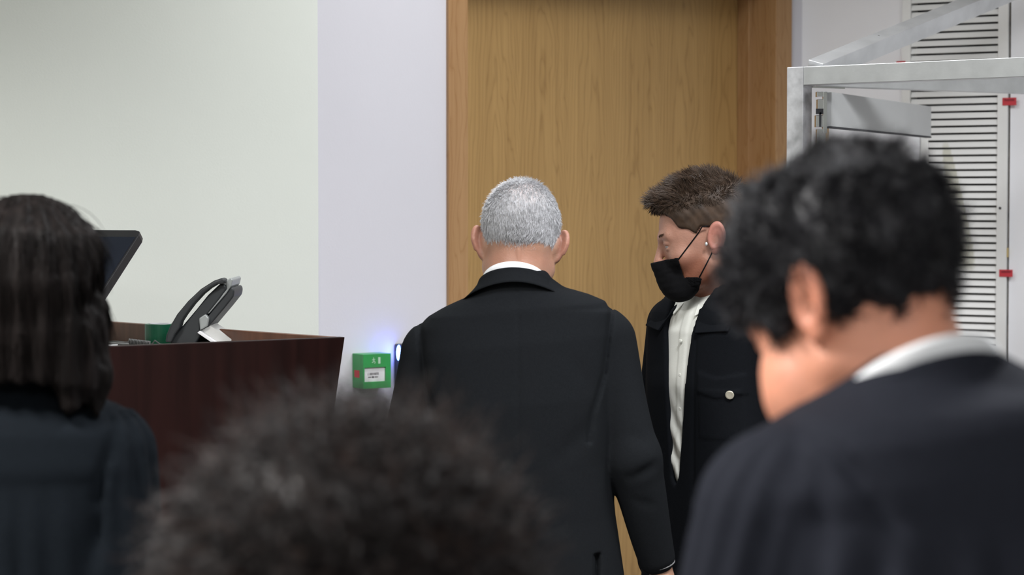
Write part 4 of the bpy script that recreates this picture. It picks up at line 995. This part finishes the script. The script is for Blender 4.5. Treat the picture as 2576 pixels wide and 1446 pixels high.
def man_fore():
    par = thing('person', 'person in a black gown and white collar bowing their dark wavy head at the right', 'person', (.385, 1.84, 0))
    hd = Head((.306, 1.90, 1.604), 39, 32, 0, 1.0); hd.cheek = 1.0
    k = .0003426; xx = lambda px: (px-1288)*k; zz = lambda py: CAMZ-(py-515)*k
    yaw = 22; cx, cy = .386, 1.83
    y = math.radians(yaw); R = np.array([math.cos(y), math.sin(y), 0]); Fd = np.array([-math.sin(y), math.cos(y), 0])
    sL = np.array([.228, 1.79, 1.440]); eL = np.array([.180, 1.80, 1.15]); wL = np.array([.20, 1.95, .98])
    sR = np.array([.575, 1.90, 1.462]); eR = np.array([.64, 1.90, 1.17]); wR = np.array([.58, 2.06, .98])
    prof = [(1.580, .352, 1.842, .050, .048), (1.566, .353, 1.84, .068, .064), (1.552, .356, 1.837, .088, .078), (1.543, .362, 1.835, .118, .090), (1.534, .368, 1.832, .150, .102), (1.518, .374, 1.83, .176, .112), (1.485, .380, 1.83, .194, .124), (1.44, .386, 1.83, .203, .132),
            (1.38, cx, 1.83, .205, .140), (1.25, cx, 1.83, .215, .150), (1.0, cx, 1.83, .235, .170), (.5, cx, 1.84, .28, .21), (.32, cx, 1.84, .30, .23)]
    gown(par, prof, yaw, [(sL, eL, wL), (sR, eR, wR)], cx, cy, 1.452,
         [((.236, 0, 1.522), (.262, 0, 1.500), .006, .008), ((.262, 0, 1.500), (.285, 0, 1.472), .007, .010), ((.285, 0, 1.472), (.300, 0, 1.447), .008, .008), ((.236, 0, 1.520), (.229, 0, 1.480), .006, .006), ((.245, 0, 1.505), (.248, 0, 1.43), .008, .005), ((.47, 0, 1.545), (.40, 0, 1.549), .004, .004)],
         M['gown'], pleat=.024, lean=.11, lo=(.03, 1.55, .30), hi=(.80, 2.20, 1.61), res=.0065, seed=20, nf=22, sleeve_pleat=.0022)
    collar(par, 'gown_collar', M['gown'], (.350, 1.850), .0830, .0790, 25, lambda a: 1.5790-.050*(1-math.cos(a)), lambda a: .030, th=.006, flare=.055, gap=1.0)
    collar(par, 'shirt_collar', M['white_cloth'], (.347, 1.852), .0745, .0700, 25, lambda a: 1.5930-.052*(1-math.cos(a)), lambda a: .045, th=.003, flare=.010, gap=.2)
    def tf(V, L, T):
        e = np.clip((np.abs(L[:, 0])-.078)/.010, 0, 1)*(np.abs(L[:, 2]) < .045)
        T = T*(1-e[:, None]*np.array([.0, .10, .10])); return T
    hands = []
    for wv, ev in ((wL, eL), (wR, eR)):
        dd = nrm(wv-ev); n = nrm(np.cross(dd, UP)); n = n if np.dot(n, R)*(1 if wv is wL else -1) > 0 else -n; t = np.cross(n, dd); t = t if t[2] > 0 else -t
        hands.append((wv+dd*.06, dd, n, t, 1.2))
    skin_body(par, hd, [((.325, 1.89, 1.595), (.350, 1.850, 1.52), .060, .062, .035), ((.305, 1.905, 1.575), (.330, 1.88, 1.50), .052, .052, .03)], (1.60, 1.22, 1.12),
              [((.385, 1.84, 1.50), (.385, 1.84, 1.36), .05, .10), ((.33, 1.83, 1.34), (.33, 1.84, .95), .08, .085), ((.45, 1.84, 1.34), (.45, 1.84, .95), .08, .085), (sL, eL, .045, .035), (eL, wL, .035, .028), (sR, eR, .045, .035), (eR, wR, .035, .028)],
              hands, tintf=tf, earout=.10, jaw=1.2)
    eyes(par, hd); eyebrows(par, hd, M['hair_black'])
    def reg(L):
        y = L[:, 1]; zl = np.interp(y, [-.13, -.08, -.05, -.030, -.014, .004, .014, .030, .040, .06, .09, .13], [-.060, -.052, -.040, -.024, .022, .030, -.012, -.006, .018, .034, .048, .06])
        return zl-L[:, 2]+.004*np.sin(L[:, 0]*90+L[:, 1]*130)
    def hs(P):
        L = hd.loc(P); h = head_sdf(L, 1.0, False)
        th = np.interp(L[:, 2], [-.06, -.02, .03, .08, .13], [.005, .009, .013, .016, .017])
        d = smax(h-th+.005*lowf(P, 95, 51), reg(L), .006)
        return d+.003*lowf(P, 190, 52)
    V, F = surf(hs, hd.O-.17, hd.O+(.16, .17, .19), .0038)
    hr = mesh('hair', V, F, M['hair_black'], par, True)
    R_, N = roots(V, F, 12000, lambda C: (reg(hd.loc(C)) < 0)*1.0)
    sw = np.stack([lowf(R_, 75, 61), lowf(R_, 75, 62), lowf(R_, 75, 63)], 1)
    comb = -hd.U*.35-hd.F*.2+sw*1.6; D = comb-(comb*N).sum(1)[:, None]*N+N*.45; D /= np.linalg.norm(D, axis=1)[:, None]
    ax = nr.randn(len(R_), 3)*.3+N
    V2, F2 = strands(R_-N*.003, D, N, 7, .014+.016*nr.rand(len(R_)), .0008, lambda p, d, t, N: d+.32*np.cross(ax, d)-.10*N)
    mesh('hair_strands', V2, F2, M['hair_black'], hr, True)
    legs(par, cx, 1.86, yaw, .86)

def woman_left():
    par = thing('person', 'person with long straight dark hair in a black gown at the left edge', 'person', (-.69, 3.03, 0))
    k = .000556; xx = lambda px: (px-1288)*k; zz = lambda py: CAMZ-(py-515)*k
    hd = Head((-.682, 3.03, 1.567), -6, 6, 0, .97); cx, cy = -.695, 3.03
    sR = np.array([-.582, 3.03, zz(1155)]); eR = np.array([-.560, 3.00, 1.06]); wR = np.array([-.58, 3.16, .93])
    sL = np.array([-.862, 3.03, 1.345]); eL = np.array([-.90, 3.00, 1.06]); wL = np.array([-.84, 3.16, .93])
    prof = [(1.475, cx, 3.03, .050, .050), (1.455, cx, 3.03, .070, .062), (1.435, cx, 3.03, .100, .075), (1.412, cx, 3.03, .130, .090), (1.385, cx, 3.03, .160, .105), (1.34, cx, 3.03, .172, .115), (1.25, cx, 3.03, .176, .125),
            (1.1, cx, 3.03, .185, .135), (.9, cx, 3.03, .21, .15), (.4, cx, 3.04, .27, .20)]
    gown(par, prof, 0, [(sL, eL, wL), (sR, eR, wR)], cx, cy, zz(1198),
         [((xx(290), 2.95, zz(1095)), (xx(262), 2.93, zz(1250)), .007, .008), ((xx(262), 2.93, zz(1250)), (xx(250), 2.92, zz(1440)), .012, .012)],
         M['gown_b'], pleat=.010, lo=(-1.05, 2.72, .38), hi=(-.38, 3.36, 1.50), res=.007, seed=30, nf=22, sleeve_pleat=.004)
    hands = []
    for wv, ev, sg in ((wL, eL, 1), (wR, eR, -1)):
        dd = nrm(wv-ev); n = nrm(np.cross(dd, UP)); n = n if n[0]*sg > 0 else -n; t = np.cross(n, dd); t = t if t[2] > 0 else -t
        hands.append((wv+dd*.06, dd, n, t, 1.2))
    skin_body(par, hd, [((-.684, 3.02, 1.55), (cx, 3.02, 1.44), .047, .05, .03)], (1.05, 1.05, 1.05),
              [((cx, 3.03, 1.42), (cx, 3.03, 1.30), .05, .09), ((cx, 3.03, 1.28), (cx, 3.03, .9), .10, .11), (sL, eL, .038, .03), (eL, wL, .03, .025), (sR, eR, .038, .03), (eR, wR, .03, .025)], hands)
    eyes(par, hd); eyebrows(par, hd, M['hair_dark'])
    zb = zz(955)+.03
    def hs(P):
        L = hd.loc(P); h = head_sdf(L, .95, False)*hd.sc
        d = smax(h-.020, np.interp(L[:, 1], [-.02, .0, .03, .05, .075, .12], [-.2, -.2, -.02, .05, .07, .085])-L[:, 2], .012)
        pf = [(zb-.03, cx+.012, 2.945, .080, .030), (zb+.04, cx+.012, 2.952, .088, .046), (zb+.11, cx+.013, 2.968, .094, .060), (1.62, cx+.013, 2.995, .096, .076), (1.655, cx+.013, 3.005, .088, .072)]
        c, _, _ = torso(P, pf, 0, 2.2); d = smin(d, c, .035)
        d = smin(d, cone(P, (-.615, 2.975, 1.52), (-.606, 2.945, 1.425), .034, .014), .03)
        for s, x0 in ((1, -.598), (-1, -.772)):      # locks falling past the neck
            lk = smin(cone(P, (x0, 3.01, 1.55), (x0+s*.014, 2.985, 1.46), .030, .024), cone(P, (x0+s*.014, 2.985, 1.46), (x0+s*.024, 2.965, 1.400), .024, .004), .015)
            d = smin(d, lk, .02)
        a = np.arctan2(P[:, 0]-cx-.013, -(P[:, 1]-3.03))
        d = d+.0022*np.sin(a*24+3*lowf(P, 9, 71))+.0012*np.sin(a*95+P[:, 2]*12)
        return d+.003*lowf(P*np.array([1, 1, .15]), 34, 72)
    V, F = surf(hs, (-.83, 2.87, 1.37), (-.54, 3.18, 1.74), .0042)
    hr = mesh('hair', V, F, M['hair_dark'], par, True)
    R_, N = roots(V, F, 9000, lambda C: (C[:, 2] > zb-.005)*1.0)
    comb = np.array([0, 0, -1.])+.10*np.stack([lowf(R_, 30, 81), lowf(R_, 30, 82), 0*R_[:, 0]], 1)
    tp_ = np.clip((R_[:, 2]-1.62)/.06, 0, 1)[:, None]; comb = comb*(1-tp_*.5)+tp_*np.stack([(R_[:, 0]+.68)*6, (R_[:, 1]-3.06)*6, 0*R_[:, 0]], 1)
    D = comb-(comb*N).sum(1)[:, None]*N; D /= np.linalg.norm(D, axis=1)[:, None]+.05; D = D+N*.04; D /= np.linalg.norm(D, axis=1)[:, None]
    V2, F2 = strands(R_-N*.002, D, N, 6, (.03+.05*nr.rand(len(R_)))*np.clip((R_[:, 2]-zb)/.10+.35, .3, 1), .0005, lambda p, d, t, N: d+np.array([0, 0, -.22])-.05*N+nr.randn(*d.shape)*.01)
    mesh('hair_strands', V2, F2, M['hair_dark'], hr, True)
    legs(par, cx, 3.04, 0, .82)

def curly():
    par = thing('person', 'person with big dark curly hair seen from behind at the bottom centre', 'person', (-.128, 1.62, 0))
    hd = Head((-.128, 1.62, 1.402), -4, 4, 0, .95); cx, cy = -.124, 1.62
    sR = np.array([.015, 1.62, 1.185]); eR = np.array([.045, 1.60, .92]); wR = np.array([.02, 1.76, .82])
    sL = np.array([-.271, 1.62, 1.185]); eL = np.array([-.30, 1.60, .92]); wL = np.array([-.27, 1.76, .82])
    prof = [(1.31, cx, 1.62, .048, .048), (1.29, cx, 1.62, .07, .06), (1.265, cx, 1.62, .10, .075), (1.24, cx, 1.62, .13, .09), (1.20, cx, 1.62, .15, .105), (1.1, cx, 1.62, .158, .115), (.9, cx, 1.62, .165, .125), (.4, cx, 1.63, .21, .18)]
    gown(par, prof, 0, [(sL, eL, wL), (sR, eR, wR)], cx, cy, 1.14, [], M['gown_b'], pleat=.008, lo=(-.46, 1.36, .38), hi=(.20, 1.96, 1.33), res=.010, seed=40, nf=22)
    hands = []
    for wv, ev, sg in ((wL, eL, 1), (wR, eR, -1)):
        dd = nrm(wv-ev); n = nrm(np.cross(dd, UP)); n = n if n[0]*sg > 0 else -n; t = np.cross(n, dd); t = t if t[2] > 0 else -t
        hands.append((wv+dd*.06, dd, n, t, 1.2))
    skin_body(par, hd, [((cx, 1.61, 1.38), (cx, 1.61, 1.27), .046, .05, .03)], (1.0, .98, .95),
              [((cx, 1.62, 1.25), (cx, 1.62, 1.14), .05, .09), ((cx, 1.62, 1.12), (cx, 1.62, .8), .09, .10), (sL, eL, .036, .03), (eL, wL, .03, .025), (sR, eR, .036, .03), (eR, wR, .03, .025)], hands)
    eyes(par, hd); eyebrows(par, hd, M['hair_curl'])
    def hs(P):
        L = hd.loc(P)
        d = ell(P, (cx, 1.615, 1.418), (.120, .118, .116)); d = smin(d, ell(P, (cx, 1.60, 1.35), (.122, .105, .10)), .04)
        d = d+.008*lowf(P, 60, 91)+.005*lowf(P, 120, 92)
        return smax(d, -smax(ell(L, (0, .12, -.03), (.075, .09, .10)), -L[:, 1]+.02, .01), .01)
    V, F = surf(hs, (-.29, 1.46, 1.22), (.04, 1.78, 1.58), .005)
    hr = mesh('hair', V, F, M['hair_curl'], par, True)
    R_, N = roots(V, F, 7500, lambda C: (C[:, 2] > 1.28)*1.0)
    n = len(R_); sw = np.stack([lowf(R_, 60, 93), lowf(R_, 60, 94), lowf(R_, 60, 95)], 1)
    D = N*.5+sw*1.2+nr.randn(n, 3)*.3; D /= np.linalg.norm(D, axis=1)[:, None]
    ax = N+.6*nr.randn(n, 3); ax /= np.linalg.norm(ax, axis=1)[:, None]; kk = (.75+.5*nr.rand(n))[:, None]*np.sign(nr.randn(n))[:, None]
    V2, F2 = strands(R_-N*.004, D, N, 12, .038+.045*nr.rand(n), .00085, lambda p, d, t, N: d+kk*np.cross(ax, d)*.85+.12*ax)
    mesh('hair_strands', V2, F2, M['hair_curl'], hr, True)
    # loose fly-away curls
    R_, N = roots(V, F, 1400, lambda C: (C[:, 2] > 1.30)*1.0); n = len(R_); ax = N+.35*nr.randn(n, 3); ax /= np.linalg.norm(ax, axis=1)[:, None]; kk = (.8+.4*nr.rand(n))[:, None]
    D = N+nr.randn(n, 3)*.6; D /= np.linalg.norm(D, axis=1)[:, None]
    V2, F2 = strands(R_, D, N, 14, .032+.04*nr.rand(n), .0005, lambda p, d, t, N: d+kk*np.cross(ax, d)*.7+.22*ax)
    mesh('loose_curls', V2, F2, M['hair_fly'], hr, True)
    legs(par, cx, 1.63, 0, .76, w=.08)

man_grey(); man_mask(); man_fore(); woman_left(); curly()
